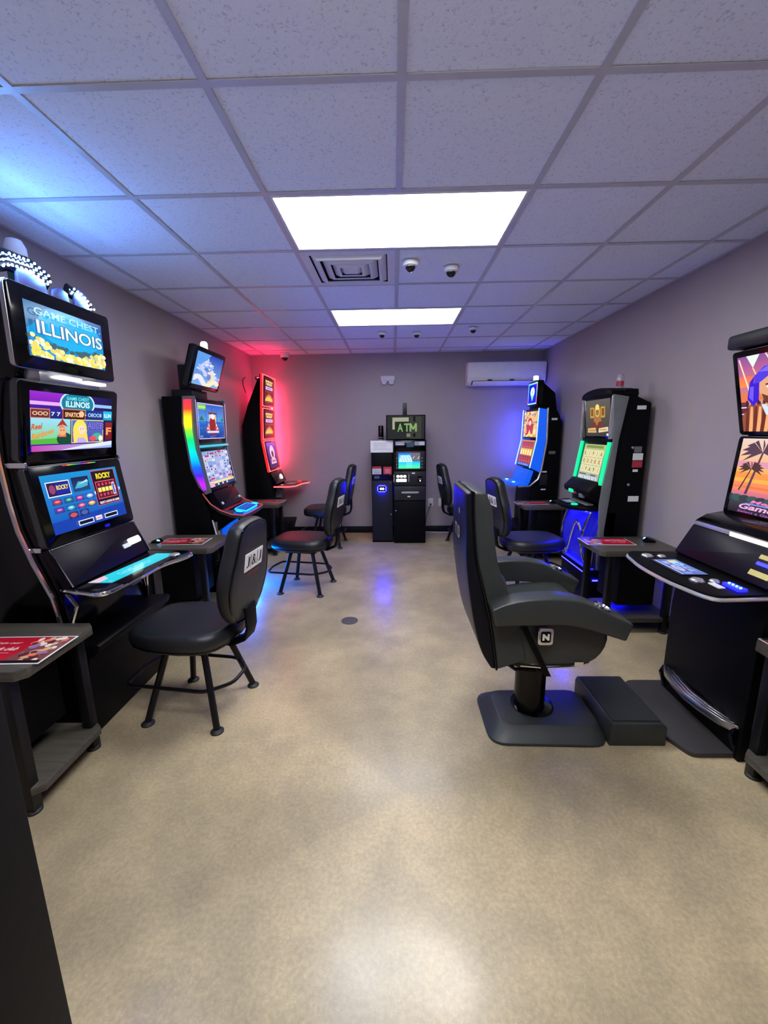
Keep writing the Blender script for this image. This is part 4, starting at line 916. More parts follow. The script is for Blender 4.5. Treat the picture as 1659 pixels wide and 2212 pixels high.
MB().prism([(.05, 0), (.05, .33), (.475, .33), (.475, .305), (.45, .295), (.44, .0)], -.29, .29).build('machine_stand', 'black', r2, bevel=.006)
MB().box(.452, .462, -.26, .26, .288, .296).build('added_stand_glow', 'l_strip', r2)  # added below the lip for the blue glow on the floor
MB().box(.12, .42, .291, .299, .24, .25).build('added_stand_glow', 'l_strip', r2)  # added on the near side to light the table's lower shelf
MB().box(.40, .455, -.26, .26, .33, .338).build('added_stand_glow', 'l_blue2', r2)
beacon(r2, .22, .06, 1.82, .028, .13, 'clear', 'clear', low='red')
for (x0, x1, z0, z1, m_, nm) in ((.10, .17, 1.66, 1.69, 'whitep', 'number_sticker'), (.10, .16, 1.32, 1.37, 'grey', 'warning_sticker'), (.085, .165, 1.26, 1.315, 'whitep', 'warning_sticker'), (.085, .165, 1.20, 1.255, 'red', 'warning_sticker'), (.115, .155, 1.165, 1.185, 'whitep', 'warning_sticker'), (.085, .17, .92, .965, 'whitep', 'warning_sticker')):
    MB().box(x0, x1, H-.011, H-.007, z0, z1).build(nm, m_, r2)
for z, x in ((1.36, .215), (1.06, .22)): MB().lathe((0, 0, 0), [(.012, 0), (.012, .01), (.007, .014)], 12, Matrix.Translation((x-.04, H-.012, z)) @ Matrix.Rotation(-PI/2, 4, 'X')).build('cam_lock', 'steel', r2)
# ================================================================ R1: large two-screen machine, cut by the right edge
r1 = machine(1, .458, 'large slot machine at the right edge with sunset screens and a wide button deck')
H = .29
MB().prism([(.05, 0), (.05, 1.96), (.30, 1.96), (.25, 1.48), (.27, 1.07), (.40, .98), (.50, .84), (.53, .55), (.53, 0)], -H+.01, H-.01).build('cabinet', 'black', r1, bevel=.006)
MB().box(.2, .41, -H-.01, H+.01, 1.895, 1.965).build('top_cap', 'dark', r1, bevel=.015)
display(r1, (.275, 1.475), (.375, 1.885), .60, art_sunset, .03, .03, .02, t=.05)
display(r1, (.305, 1.06), (.275, 1.47), .60, art_palms, .03, .012, .02, t=.05)
MB().prism([(.27, 1.05), (.29, 1.075), (.40, 1.055), (.455, 1.02), (.45, 1.0), (.28, .99)], -H, H).build('screen_shelf', 'gloss', r1, bevel=.006)
MB().box(.452, .468, -.27, .27, 1.0, 1.02).build('shelf_trim', 'silver', r1, bevel=.003)
MB().box(.462, .47, -.03, .27, .998, 1.018).build('painted_trim_glint', 'l_slot', r1)  # glowing bar stands in for the bright reflection on the chrome trim
Fp, hp = frame_between((.545, .845), (.46, 1.0), 0, .58)
pp = MB().slab(Fp, 0, .58, 0, hp, -.08, 0, .008).build('player_panel', 'purple', r1, bevel=.005)
y_ = mat('yellow_label', (.55, .45, .12), .5); M['yel'] = y_
MB().slab(Fp, .46, .57, .115, .135, 0, .003, .002).build('printed_label', 'yel', pp); MB().slab(Fp, .46, .56, .035, .06, 0, .003, .002).build('printed_label', 'yel', pp)
MB().slab(Fp, .47, .57, .085, .10, 0, .008, .002).build('ticket_light', 'l_blue2', pp)
deck = smooth_outline([(.50, -.295), (.765, -.33), (.80, -.29), (.835, -.12), (.84, .0), (.835, .12), (.80, .285), (.765, .325), (.50, .31)], .04, 3)
dk = MB().prism(deck, .805, .835, 'z').build('button_deck', 'black', r1, bevel=.005)
MB().tube([(x, y, .815) for x, y in deck if x > .51], .009, 8).build('silver_edge', 'silver', dk)
tdk = MB().slab(deckF(.835, .76), -.155, .085, .0, .13, 0, .004, .004).build('touch_display', 'bezel', r1)
ar = Art(deckF(.8395, .755) @ Matrix.Translation((-.15, .005, 0)), .23, .12); art_touch(ar); ar.build('screen_picture', tdk)
for y in (-.22, .155):
    disc(r1, 'spin_button', 'silver', deckF(.835, .735), y, 0, .026, .012, rim='chrome')
    disc(r1, 'bet_button', 'silver', deckF(.835, .665), y+.01, 0, .019, .01, rim='chrome')
MB().slab(deckF(.836, .64), .2, .29, -.02, .02, 0, .012, .004).build('lit_button_row', 'l_blue2', r1)
for k in range(4): disc(r1, 'led_dot', 'l_cyan', deckF(.848, .64), .215+k*.02, 0, .005, .004, n=10)
MB().slab(deckF(.836, .69), .185, .25, -.02, .01, 0, .004, .003).build('printed_label', 'white', r1)
MB().box(.535, .545, -.2, .05, .75, .765).build('under_deck_trim', 'grey', r1)
plat = smooth_outline([(.79, -.235), (.79, .10), (.77, .14), (.72, .255), (.47, .255), (.47, -.325), (.70, -.325), (.77, -.26)], .03, 3)
MB().prism(plat, .0, .026, 'z').build('platform_mat', 'mat', r1, bevel=.004)
# chrome footrest bar on brackets
bar = [(.535, -.27), (.575, -.20), (.60, -.10), (.61, 0), (.60, .10), (.575, .20), (.535, .26)]
q = [(x, y) for x, y in bar]+[(x-.07, y) for x, y in bar[::-1]]
fb = MB().prism(q, .13, .165, 'z').build('footrest_bar', 'steel', r1, bevel=.008)
for k in range(3): MB().tube([(x-.012-.018*k, y, .166) for x, y in bar], .003, 6).build('grip_line', 'chrome', fb)
for y in (-.26, .25): MB().prism([(.45, .03), (.45, .12), (.54, .16), (.56, .12), (.53, .03)], y-.012, y+.012).build('footrest_bracket', 'gloss', r1, bevel=.003)
MB().lathe((0, 0, 0), [(.012, 0), (.012, .012), (.006, .016)], 12, Matrix.Translation((.35, H-.01, .42)) @ Matrix.Rotation(-PI/2, 4, 'X')).build('cam_lock', 'steel', r1)
# ================================================================ SIDE TABLES
def make_table(label, side, y0, y1, group='grey laminate side tables between the machines'):
    yc, hw = (y0+y1)/2, (y1-y0)/2
    t = empty('side_table', (XL if side < 0 else XR, yc, 0), 0 if side < 0 else PI, label, 'table', group)
    top = [(.03, -hw), (.58, -hw), (.612, -hw+.03), (.612, hw-.03), (.58, hw), (.03, hw)]
    MB().prism(top, .607, .65, 'z').build('tabletop', 'wood', t, bevel=.004)
    low = [(.03, -hw+.01), (.55, -hw+.01), (.585, -hw+.04), (.585, hw-.04), (.55, hw-.01), (.03, hw-.01)]
    MB().prism(low, .09, .125, 'z').build('lower_shelf', 'wood', t, bevel=.004)
    for x in (.09, .525):
        for s in (-1, 1):
            l = MB().box(x-.022, x+.022, s*(hw-.03)-.022, s*(hw-.03)+.022, .012, .607).build('leg', 'tube', t, bevel=.004)
            MB().lathe((x, s*(hw-.03), 0), [(.03, 0), (.03, .008), (.018, .02)], 14).build('foot', 'rubber', l)
    MB().box(.17, .44, -hw+.055, hw-.055, .21, .607).build('modesty_box', 'black', t, bevel=.004)
    return t, yc
tables = [(-1, -.13, .275, 'grey side table at the left edge in front of the nearest machine'), (-1, 1.515, 1.95, 'grey side table behind the ILLINOIS machine, half hidden by the near stool'),
          (-1, 3.42, 3.86, 'grey side table beneath the red neon machine deck'), (1, -.27, .13, 'grey side table cut off by the right edge of the view'),
          (1, 1.39, 1.80, 'grey side table between the lounge chair and the green-tube machine'), (1, 3.16, 3.58, 'grey side table in front of the blue machine')]
def flyer(x, y, z, w, h, rot, lab, style):
    t = empty('flyer', (x, y, z), rot, lab, 'flyer')
    MB().box(-w/2, w/2, -h/2, h/2, 0, .002).build('sheet', 'whitep', t, smooth=0)
    a = Art(Matrix.Translation((-w/2+.006, -h/2+.006, .002)), w-.012, h-.012, n0=.0004)
    rnd = random.Random(style)
    a.rect(0, 0, 1, 1, (190, 20, 45), (170, 15, 40)); a.poly([(.55, 0), (1, 0), (1, 1), (.8, 1), (.62, .6)], (120, 70, 70))
    for k in range(40):
        a.ell(rnd.uniform(.62, 1-.06), rnd.uniform(.08, .92), rnd.uniform(.03, .06), rnd.uniform(.04, .08), rnd.choice([(215, 170, 130), (205, 150, 120), (150, 110, 160), (235, 215, 200), (90, 40, 50), (225, 120, 90)]), 9)
    a.rect(0, 0, 1, .07, (25, 15, 20)); a.text('Join our', .3, .72, .12, (245, 190, 190), .34, .3, .01); a.text('rewards club', .3, .5, .14, (250, 215, 215), .46, .3, .015); a.line((.08, .34), (.5, .34), .003, (240, 170, 170)); a.line((.12, .26), (.44, .26), .003, (240, 170, 170))
    a.build('print', t, 'print'); return t
def charger(x, y, rot, lab):
    t = empty('charging_puck', (x, y, .65), rot, lab, 'charger', 'black chargers with a blue light on the side tables')
    MB().prism([(-.045, 0), (.045, 0), (.04, .02), (.015, .035), (-.03, .02)], -.022, .022).build('body', 'gloss', t, bevel=.006)
    MB().lathe((0, 0, 0), [(.014, 0), (.012, .004)], 14, Matrix.Translation((.025, -.018, .02)) @ Matrix.Rotation(PI/2+.5, 4, 'X')).build('blue_light', 'l_cyan', t)
for k, (s, y0, y1, lab) in enumerate(tables): make_table(lab, s, y0, y1)
flyer(-1.60, .03, .65, .36, .22, .03, 'red flyer with white border lying on the table at the left edge', 1)
flyer(-1.74, 1.73, .65, .36, .2, .03, 'red flyer on the table between the two nearest left machines', 2)
flyer(-1.60, 3.66, .65, .34, .2, .02, 'red flyer on the table beneath the red neon machine', 3)
flyer(1.63, .05, .65, .30, .14, PI, 'red flyer on the table cut off by the right edge', 4)
flyer(1.62, 1.65, .65, .36, .2, PI-.05, 'red flyer on the table in front of the green-tube machine', 5)
flyer(1.60, 3.38, .65, .36, .2, PI, 'pale flyer on the table in front of the blue machine', 6)
charger(-1.96, 1.70, 0, 'black charging puck with blue light beside the flyer on the left table')
charger(1.94, 1.63, PI, 'black charging puck with blue light beside the red flyer on the near right table')
charger(1.86, 3.36, PI, 'small blue-lit charging puck on the table in front of the blue machine')
o = MB().tube([(2.055, 1.30, .50), (2.05, 1.31, .35), (2.045, 1.27, .26), (2.03, 1.2, .2), (2.0, 1.14, .14), (1.95, 1.1, .1), (1.85, 1.05, .05), (1.8, 1.0, .006)], .004, 6).build('power_cord', 'tube'); tag(o, 'thin black cord hanging down the right wall beside the side table', 'cord')
# ================================================================ STOOLS (seat faces -X at rotation 0)
def back_outline():
    pts = [(0, 0), (.07, .0), (.125, .03), (.18, .11), (.21, .21), (.20, .31), (.165, .41), (.15, .49), (.13, .535), (.07, .555), (0, .56)]
    return pts[::1]+[(-a, b) for a, b in pts[-2:0:-1]]
def smooth_closed(pts, it=2):
    for _ in range(it):
        n = len(pts); out = []
        for i in range(n):
            p, q = pts[i], pts[(i+1) % n]; out.append((p[0]*.75+q[0]*.25, p[1]*.75+q[1]*.25)); out.append((p[0]*.25+q[0]*.75, p[1]*.25+q[1]*.75))
        pts = out
    return pts
def make_stool(label, group='black stools with an oval back and four splayed legs'):
    t = empty('casino_stool', (0, 0, 0), 0, label, 'stool', group)
    so = smooth_closed([(-.30, -.10), (-.27, -.19), (-.12, -.235), (.10, -.235), (.21, -.19), (.255, -.08), (.255, .08), (.21, .19), (.10, .235), (-.12, .235), (-.27, .19), (-.30, .10)], 1)
    MB().pillow(so, .11, Matrix.Translation((0, 0, .475)), .14).build('seat', 'vinyl', t, smooth=60)
    MB().tube([(x*.97, y*.97, .445) for x, y in so], .005, 6, closed=True).build('seat_piping', 'gloss', t)
    MB().box(-.15, .15, -.15, .15, .395, .42).lathe((0, 0, .37), [(.07, 0), (.07, .03)], 16).build('seat_frame', 'tube', t, bevel=.004)
    # backrest leaning back
    R = Matrix.Translation((.265, 0, .545)) @ Matrix.Rotation(.17, 4, 'Y') @ Matrix(((0, 0, 1, 0), (1, 0, 0, 0), (0, 1, 0, 0), (0, 0, 0, 1)))
    bo = smooth_closed(back_outline(), 1)
    b = MB().pillow(bo, .085, R, .12).build('backrest', 'vinyl', t, smooth=60)
    MB().tube([R @ Vector((x*.955, .28+(y-.28)*.955, .036)) for x, y in bo], .0055, 6, closed=True).build('back_piping', 'gloss', b)
    MB().slab(R, -.095, .095, .30, .395, .0475, .0495, .004).build('logo_plate', 'whitep', b)
    a = Art(R @ Matrix.Translation((-.095, .30, .0497)), .19, .095)
    # the rear face is seen from +X: reading direction runs along +Y
    a.text('J', .17, .5, .60, (15, 15, 18), .17, off=.015); a.text('&', .5, .5, .60, (15, 15, 18), .26, off=.01); a.text('J', .84, .5, .60, (15, 15, 18), .17, off=.015); a.rect(.30, .12, .325, .88, (15, 15, 18)); a.rect(.675, .12, .70, .88, (15, 15, 18)); a.text('VENTURES', .5, -.22, .16, (150, 25, 35), .7, off=.01)
    a.build('logo_lettering', b, 'print')
    br = MB()
    P = [(.06, .405), (.24, .405), (.315, .44), (.335, .50), (.335, .62)]
    Q = [(x-.012, z+.012) for x, z in P]
    br.prism(P+Q[::-1], -.055, .055).build('back_bracket', 'black', t, bevel=.003)
    for sx in (-1, 1):
        for sy in (-1, 1):
            l = MB().tube([(sx*.105, sy*.105, .40), (sx*.198, sy*.198, .02)], .0175, 10).build('leg', 'tube', t)
            MB().lathe((sx*.2, sy*.2, 0), [(.034, 0), (.034, .006), (.02, .018)], 14).build('foot_glide', 'rubber', l)
    f = .17
    MB().tube(smooth3([(-.33, -f, .2), (.13, -f, .2), (.235, -.07, .2), (.235, .07, .2), (.13, f, .2), (-.33, f, .2), (-.36, 0, .2)]), .010, 8, closed=True).build('foot_ring', 'tube', t)
    return t
def smooth3(pts, r=.04):
    out = []; n = len(pts)
    for i in range(n):
        p, a, b = Vector(pts[i]), Vector(pts[i-1]), Vector(pts[(i+1) % n]); da, db = (a-p).normalized(), (b-p).normalized()
        for k in range(4):
            t = k/3; out.append((p+da*r)*(1-t)**2+p*2*t*(1-t)+(p+db*r)*t*t)
    return out
st = make_stool('black stool nearest the camera, white lettered plate on its back, facing the ILLINOIS machine')
st.location = (-1.128, .585, 0); st.rotation_euler = (0, 0, math.radians(-8))
for x, y, r, lab in ((-.893, 2.36, -10, 'black stool with its seat lit red, before the rainbow-lit machine'),
                     (-.93, 3.95, -4, 'black stool mostly hidden behind the red-seated stool, near the cash machine'),
                     (1.235, 2.30, 180+8, 'black stool with blue-lit seat between the lounge chair and the green-tube machine'),
                     (.94, 3.93, 180+8, 'black stool farthest back on the right, before the blue machine')):
    c = copy_tree(st); c.location = (x, y, 0); c.rotation_euler = (0, 0, math.radians(r)); c['label'] = lab
# ================================================================ LOUNGE CHAIR (faces +X) at the right front
lc = empty('lounge_chair', (0, .46, 0), 0, 'large black leather lounge chair with padded arms on a pedestal, facing the right machine', 'lounge chair')
def bez(pts, n=5):
    out = []; P = [Vector(p) for p in pts]; N = len(P)
    for i in range(N-1):
        p0 = P[max(i-1, 0)]; p1 = P[i]; p2 = P[i+1]; p3 = P[min(i+2, N-1)]
        for k in range(n):
            t = k/n; out.append(.5*((2*p1)+(-p0+p2)*t+(2*p0-5*p1+4*p2-p3)*t*t+(-p0+3*p1-3*p2+p3)*t**3))
    out.append(P[-1]); return out
def back_part(rear, front, hw_top, hw_bot, name, m, bevel, crown=0.0):
    """loft a curved back: rear/front are matching (x,z) curves, half width varies with height"""
    mb = MB(); rows = []; n = len(rear)
    for i, (r, f) in enumerate(zip(rear, front)):
        t = i/(n-1); hw = hw_bot+(hw_top-hw_bot)*t
        row = []
        for a, (p, s) in enumerate(((r, -1), (r, -.5), (r, 0), (r, .5), (r, 1), (f, 1), (f, .5), (f, 0), (f, -.5), (f, -1))):
            cr = crown*(1-abs(s)**2)*(1 if a > 4 else -.3)
            row.append(mb.bm.verts.new((p[0]+cr, s*hw, p[1])))
        rows.append(row)
    for A, B in zip(rows, rows[1:]):
        for k in range(10): mb.bm.faces.new((A[k], A[(k+1) % 10], B[(k+1) % 10], B[k]))
    for row, sg in ((rows[0], 1), (rows[-1], -1)):
        for k in range(4):
            q = (row[k], row[k+1], row[8-k], row[9-k]); mb.bm.faces.new(q if sg > 0 else q[::-1])
    return mb.build(name, m, lc, bevel=bevel, seg=3, smooth=50)
rear = bez([(.405, .45), (.36, .53), (.325, .66), (.297, .83), (.284, .96), (.282, 1.09), (.281, 1.18), (.280, 1.250)])
mid = bez([(.425, .445), (.415, .53), (.395, .66), (.352, .85), (.326, .96), (.314, 1.09), (.309, 1.18), (.308, 1.258)])
front = bez([(.56, .49), (.545, .58), (.52, .70), (.465, .83), (.425, .93), (.402, 1.08), (.392, 1.18), (.365, 1.252)])
back_part(rear, mid, .185, .24, 'back_shell', 'sheen', .006)
back_part([(p[0]+.006, p[1]) for p in mid], front, .19, .245, 'back_cushion', 'leather', .02, .015)
for s in (-1, 1):
    MB().tube([(p[0]+.003, s*((.24+(.185-.24)*i/(len(mid)-1))+.004), p[1]) for i, p in enumerate(mid)], .0055, 6).build('piping', 'gloss', lc)
MB().tube([(.303, -.185, 1.255), (.303, 0, 1.26), (.303, .185, 1.255)], .0055, 6).build('piping', 'gloss', lc)
MB().pillow([(-.10, -.11), (.10, -.11), (.10, .0), (.07, .02), (-.07, .02), (-.1, 0)], .05, Matrix.Translation((.465, 0, .80)) @ Matrix(((0, 0, 1, 0), (1, 0, 0, 0), (0, 1, 0, 0), (0, 0, 0, 1))) @ Matrix.Diagonal((1.5, 1.6, 1, 1)), .1).build('lumbar_fold', 'leather', lc, smooth=60)
# gold letters on the rear shell and small mark above
Rb = Matrix(((0, 0, -1, .279), (-1, 0, 0, 0), (0, 1, 0, 0), (0, 0, 0, 1)))
a = Art(Rb @ Matrix.Translation((-.15, 1.0, .0)), .3, .14, n0=.003); a.text('T I D', .46, .3, .42, (190, 175, 140), .46, off=.02); a.text('u', .62, 1.05, .18, (190, 185, 170), off=.03); a.build('back_lettering', lc, 'print')
# seat
seat = [(.45, .50), (.50, .47), (.63, .452), (.80, .455), (.87, .475), (.915, .53), (.93, .60), (.905, .665), (.84, .70), (.70, .69), (.55, .67), (.46, .62)]
MB().prism(smooth_closed(seat, 1), -.235, .235).build('seat_cushion', 'leather', lc, bevel=.022, seg=3, smooth=50)
MB().box(.50, .84, -.19, .19, .43, .455).build('seat_pan', 'tube', lc, bevel=.004)
armp = bez([(.38, .765), (.45, .795), (.55, .812), (.67, .815), (.78, .795), (.87, .752), (.985, .698)], 4)
lowp = bez([(.40, .688), (.45, .690), (.52, .692), (.68, .695), (.78, .678), (.87, .649), (.958, .62)], 4)
for s in (-1, 1):
    ar_ = MB().prism([tuple(p) for p in armp]+[tuple(p) for p in lowp[::-1]], s*.262-.05, s*.262+.05).build('armrest', 'leather', lc, bevel=.016, seg=3, smooth=50)
    G = Matrix.Translation((.868, s*.258, .758)) @ Matrix.Rotation(.42, 4, 'Y')
    MB().lathe((0, 0, 0), [(.038, 0), (.038, .006), (.030, .008), (.026, .0)], 22, G).build('chrome_ring', 'chrome', ar_)
    MB().prism([(.512, .69), (.538, .69), (.672, .42), (.644, .42)], s*.252-.006, s*.252+.006).build('arm_bracket', 'black', lc, bevel=.002)
Fe = Matrix(((1, 0, 0, .595), (0, 0, -1, -.262), (0, 1, 0, .583), (0, 0, 0, 1)))
em = MB().slab(Fe, 0, .068, 0, .08, 0, .012, .014).build('side_emblem', 'chrome', lc, bevel=.003)
MB().slab(Fe, .012, .056, .014, .066, .012, .0135, .008).build('emblem_face', 'black', em)
a = Art(Fe @ Matrix.Translation((.012, .014, .0138)), .044, .052); a.text('N', .5, .5, .6, (215, 215, 205), .7, off=.07); a.build('emblem_letter', em, 'print')
MB().tube([(.55, -.20, .44), (.66, -.238, .452), (.78, -.238, .458), (.85, -.225, .47)], .006, 6).box(.775, .815, -.25, -.236, .468, .487).build('recline_lever', 'chrome', lc)
MB().tube([(.45, -.18, .47), (.53, -.19, .415), (.63, -.17, .40), (.66, -.1, .40)], .009, 8).build('support_tube', 'gloss', lc)
# pedestal, moulded base, footrest box, platform mat
MB().lathe((.685, .04, 0), [(.085, .06), (.078, .08), (.078, .30), (.074, .315), (.05, .32), (.05, .44)], 32).build('pedestal', 'gloss', lc)
mb = MB()
lo = smooth_outline([(.43, -.19), (1.01, -.20), (1.01, .22), (.43, .215)], .09, 5); hi = smooth_outline([(.50, -.12), (.99, -.125), (.99, .165), (.50, .16)], .07, 5)
A = [mb.bm.verts.new((x, y, 0)) for x, y in lo]; A2 = [mb.bm.verts.new((x, y, .014)) for x, y in lo]; B = [mb.bm.verts.new((x, y, .065)) for x, y in hi]; n = len(A)
for L0, L1 in ((A, A2), (A2, B)):
    for k in range(n): mb.bm.faces.new((L0[k], L0[(k+1) % n], L1[(k+1) % n], L1[k]))
mb.bm.faces.new(A[::-1]); mb.bm.faces.new(B); mb.build('base_moulding', 'basep', lc, bevel=.004)
MB().lathe((.70, .04, .064), [(.105, 0), (.11, .006), (.1, .008)], 28, Matrix.Diagonal((1, 1, 1, 1))).build('base_recess', 'gloss', lc)
fbx = MB().prism([(1.005, 0), (1.005, .10), (1.015, .12), (1.255, .12), (1.275, .10), (1.275, 0)], -.185, .215).build('footrest_box', 'basep', lc, bevel=.004)
MB().box(1.02, 1.25, -.165, .195, .12, .126).build('footrest_carpet', 'carpet', fbx, bevel=.002)
# ================================================================ CASH MACHINE + REDEMPTION KIOSK
FV = lambda x, y, z: Matrix(((1, 0, 0, x), (0, 0, -1, y), (0, 1, 0, z), (0, 0, 0, 1)))   # u right, v up, n towards the camera
at = empty('cash_machine', (.18, 4.25, 0), 0, 'black cash machine with an ATM sign on top, against the back wall', 'cash machine')
x0, x1, yf = -.215, .218, -.29
MB().box(x0, x1, yf+.02, .32, 0, 1.395).build('cabinet', 'black', at, bevel=.008)
MB().box(x0+.01, x1-.01, yf, yf+.02, .02, .59).build('lower_door', 'black', at, bevel=.006)
MB().lathe((0, 0, 0), [(.009, 0), (.009, .008)], 10, FV(x0+.03, yf, .46)).build('key_lock', 'chrome', at)
MB().box(x0+.01, x1-.01, yf-.012, yf+.02, .60, .79).build('dispenser_panel', 'dark', at, bevel=.006)
MB().slab(FV(0, yf-.012, 0), -.11, .12, .695, .72, 0, .008, .008).build('cash_slot', 'silver', at)
MB().slab(FV(0, yf-.012, 0), -.03, .01, .645, .66, 0, .003, .003).build('slot_label', 'white', at)
MB().box(x0+.01, x1-.01, yf-.004, yf+.02, .80, .985).build('keypad_panel', 'dark', at, bevel=.005)
kp = MB().slab(FV(0, yf-.004, 0), x0+.0, -.02, .83, .96, 0, .012, .02).build('keypad', 'dark', at)
for i in range(3):
    MB().slab(FV(0, yf-.016, 0), -.175+i*.045, -.135+i*.045, .905, .94, 0, .006, .015).build('keypad_light', 'l_slot', kp)
    MB().slab(FV(0, yf-.016, 0), -.178+i*.045, -.132+i*.045, .85, .89, 0, .005, .008).build('key', 'l_slot', kp)
for x in (x0+.008, -.012): MB().slab(FV(0, yf-.016, 0), x-.006, x+.006, .85, .95, 0, .006, .005).build('keypad_guard', 'silver', kp)
MB().slab(FV(0, yf-.004, 0), .03, .07, .955, .97, 0, .004, .003).build('reader_label', 'white', at)
cr = MB().slab(FV(0, yf-.004, 0), .105, .165, .845, .925, 0, .014, .008).build('card_reader', 'black', at)
MB().slab(FV(0, yf-.018, 0), .12, .155, .88, .892, 0, .002, .002).build('reader_slot', 'silver', cr); MB().lathe((0, 0, 0), [(.009, 0), (.007, .004)], 10, FV(.138, yf-.018, .862)).build('reader_light', 'l_slot', cr)
sc = MB().box(x0+.035, x1-.02, yf-.01, yf+.02, 1.005, 1.25).build('screen_bezel', 'dark', at, bevel=.005)
a = Art(FV(-.148, yf-.0105, 1.025), .285, .205)
a.rect(0, 0, 1, .45, (70, 220, 120), (20, 160, 225)); a.rect(0, .42, .62, 1, (90, 215, 240), (20, 90, 225)); a.poly([(.04, .42), (.66, .42), (.52, .84), (.1, .84)], (175, 235, 250)); a.poly([(.54, 1), (1, 1), (1, .46), (.66, .46)], (95, 90, 100))
for r_ in range(3):
    for c_ in range(4): a.ell(.12+c_*.12+r_*.03, .74-r_*.11, .03, .025, (50, 80, 130), 8)
a.line((.66, .62), (.74, .8), .005, (210, 210, 235)); a.line((.88, .6), (.96, .76), .005, (210, 210, 235))
for k in range(3): a.text('PRESS HERE', .5, .34-k*.12, .05, (170, 225, 250), .26, off=.01)
a.build('screen_picture', sc, 'screen_hot')
for s in (-1, 1):
    for k in range(4): MB().slab(FV(-.005+s*.165 if s > 0 else -.17, yf-.01, 0), -.006, .006, 1.03+k*.04, 1.05+k*.04, 0, .004, .003).build('side_key', 'silver', sc)
hd = MB().box(x0+.005, x1-.005, yf-.006, yf+.02, 1.26, 1.39).build('header_panel', 'gloss', at, bevel=.004)
a = Art(FV(x0+.02, yf-.0065, 1.30), .40, .08); a.rect(.02, .35, .32, .95, (150, 145, 165)); a.rect(.06, .45, .28, .6, (200, 195, 205)); a.rect(.38, .05, .62, .8, (50, 75, 100)); a.rect(.64, .3, .98, .95, (130, 145, 155)); a.rect(.8, .34, .96, .9, (185, 190, 200)); a.build('header_stickers', hd, 'print')
sg = MB().box(-.305, .205, yf+.01, -.02, 1.397, 1.715).build('sign_box', 'black', at, bevel=.006)
a = Art(FV(-.29, yf+.0095, 1.41), .48, .29)
a.rect(0, 0, 1, 1, (34, 36, 34)); a.rect(.14, .42, .2, .94, (160, 165, 135)); a.rect(.14, .76, .58, .94, (150, 155, 130)); a.rect(.60, .0, .92, .98, (52, 54, 46)); a.rect(.7, .76, .76, .98, (8, 8, 8)); a.rect(.7, .08, .76, .24, (8, 8, 8)); a.rect(.52, .08, .62, .24, (110, 115, 100)); a.rect(.26, .34, .56, .74, (26, 34, 24)); [a.text(ch, x, .5, .36, (125, 160, 100), .15, off=.028) for ch, x in (('A', .35), ('T', .53))]; [a.line(p, q, .022, (125, 160, 100)) for p, q in (((.625, .32), (.625, .68)), ((.625, .66), (.70, .42)), ((.70, .42), (.775, .66)), ((.775, .32), (.775, .68)))]
a.build('sign_face', sg, 'screen')
MB().lathe((0, 0, 0), [(.008, 0), (.008, .005)], 10, FV(-.27, yf+.01, 1.57)).build('sign_lock', 'chrome', sg)
MB().prism([(-.088, 1.715), (-.03, 1.715), (-.035, 1.87), (-.085, 1.87)], -.2, -.17).build('antenna_box', 'dark', at, bevel=.004)
ki = empty('redemption_kiosk', (-.187, 4.27, 0), 0, 'narrow black kiosk with a bright blue light, standing left of the cash machine', 'kiosk')
a0, a1, kf = -.143, .143, -.25
MB().box(a0, a1, kf+.015, .30, .0, 1.37).build('cabinet', 'black', ki, bevel=.008)
MB().box(a0+.006, a1-.006, kf, kf+.015, .03, .86).build('lower_door', 'door', ki, bevel=.005)
MB().box(a0+.006, a1-.006, kf, kf+.015, .87, 1.24).build('upper_door', 'black', ki, bevel=.005)
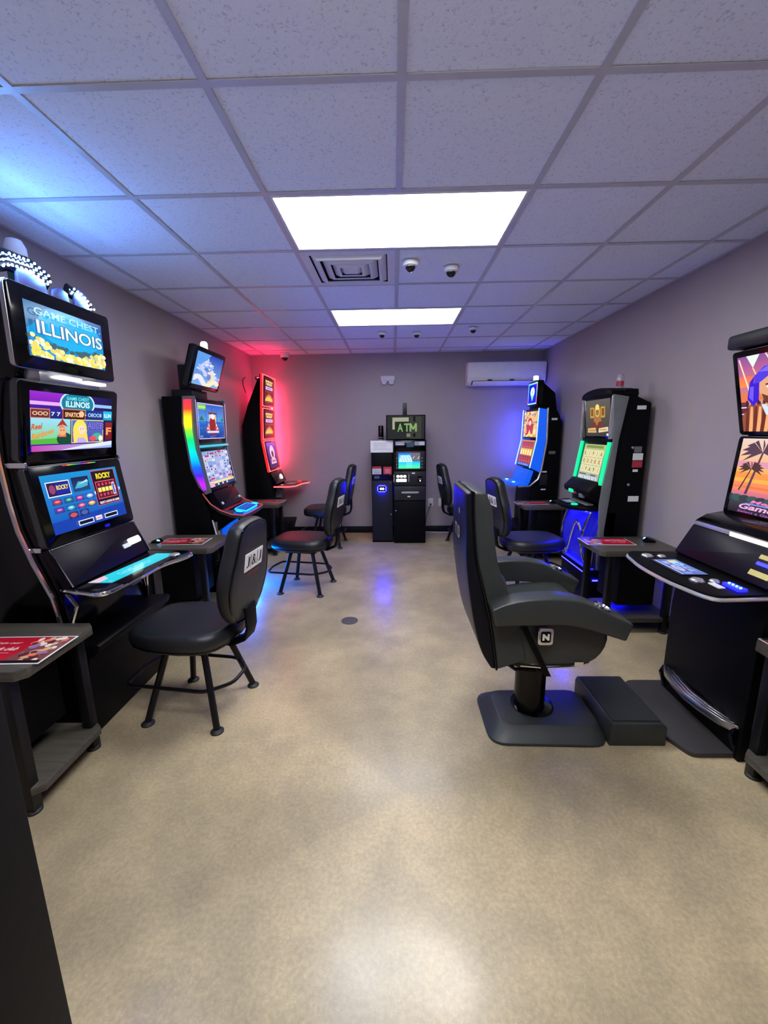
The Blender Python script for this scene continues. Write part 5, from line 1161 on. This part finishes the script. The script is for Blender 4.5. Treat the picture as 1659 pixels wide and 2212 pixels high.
for x, z in ((.115, .83), (.115, .40), (.11, .94)): MB().lathe((0, 0, 0), [(.009, 0), (.009, .007)], 10, FV(x, kf, z)).build('key_lock', 'chrome', ki)
lp = MB().slab(FV(0, kf, 0), -.055, .045, .715, .785, 0, .01, .02).build('light_housing', 'gloss', ki)
for x in (-.018, .012): MB().lathe((0, 0, 0), [(.016, 0), (.013, .006)], 16, FV(x, kf-.01, .75)).build('white_lamp', 'l_slot', lp)
for u0, u1, v0, v1 in ((-.063, -.056, .72, .78), (.046, .053, .72, .78), (-.05, .04, .787, .793), (-.05, .04, .707, .713)): MB().slab(FV(0, kf, 0), u0, u1, v0, v1, .0005, .009, .002).build('blue_lamp', 'l_atm', lp)
sp = MB().slab(FV(0, kf-.004, 0), -.148, .148, 1.235, 1.39, 0, .006, .006).build('notice_plate', 'whitep', ki)
a = Art(FV(-.14, kf-.0105, 1.24), .28, .145)
for k, s in enumerate(('Please see attendant for', 'assistance with cash machine', 'payouts over limit or', 'machine out of service')): a.text(s, .42, .8-k*.17, .075, (150, 60, 90), .58+.05*(k % 2), off=.005)
a.text('call', .84, .26, .1, (130, 130, 140), .14); a.build('notice_print', sp, 'print')
a = Art(FV(0, kf-.0008, 0), 1, 1); a.rect(-.13, .945, -.01, 1.035, (200, 195, 200)); a.rect(-.13, 1.02, -.01, 1.05, (175, 40, 55)); a.rect(.018, .945, .13, 1.045, (185, 50, 65)); a.rect(.035, .96, .115, 1.02, (200, 90, 95)); a.rect(-.105, .885, -.035, .925, (70, 70, 80))
for k in range(4): a.rect(-.115, .955+k*.014, -.025, .959+k*.014, (120, 110, 120)); a.rect(.045, .965+k*.014, .105, .969+k*.014, (225, 160, 160))
a.build('door_notices', ki, 'print')
t = empty('speaker_can', (-.198, 4.10, 1.3702), 0, 'black cylinder with small silver rings standing on the kiosk', 'canister')
MB().lathe((0, 0, 0), [(.036, 0), (.037, .03), (.035, .2), (.03, .215)], 24).build('body', 'gloss', t)
MB().lathe((0, 0, 0), [(.0375, .02), (.0375, .035)], 24).lathe((0, 0, 0), [(.0378, .055), (.0378, .062)], 24).build('ring', 'silver', t)
bpy.context.view_layer.update()
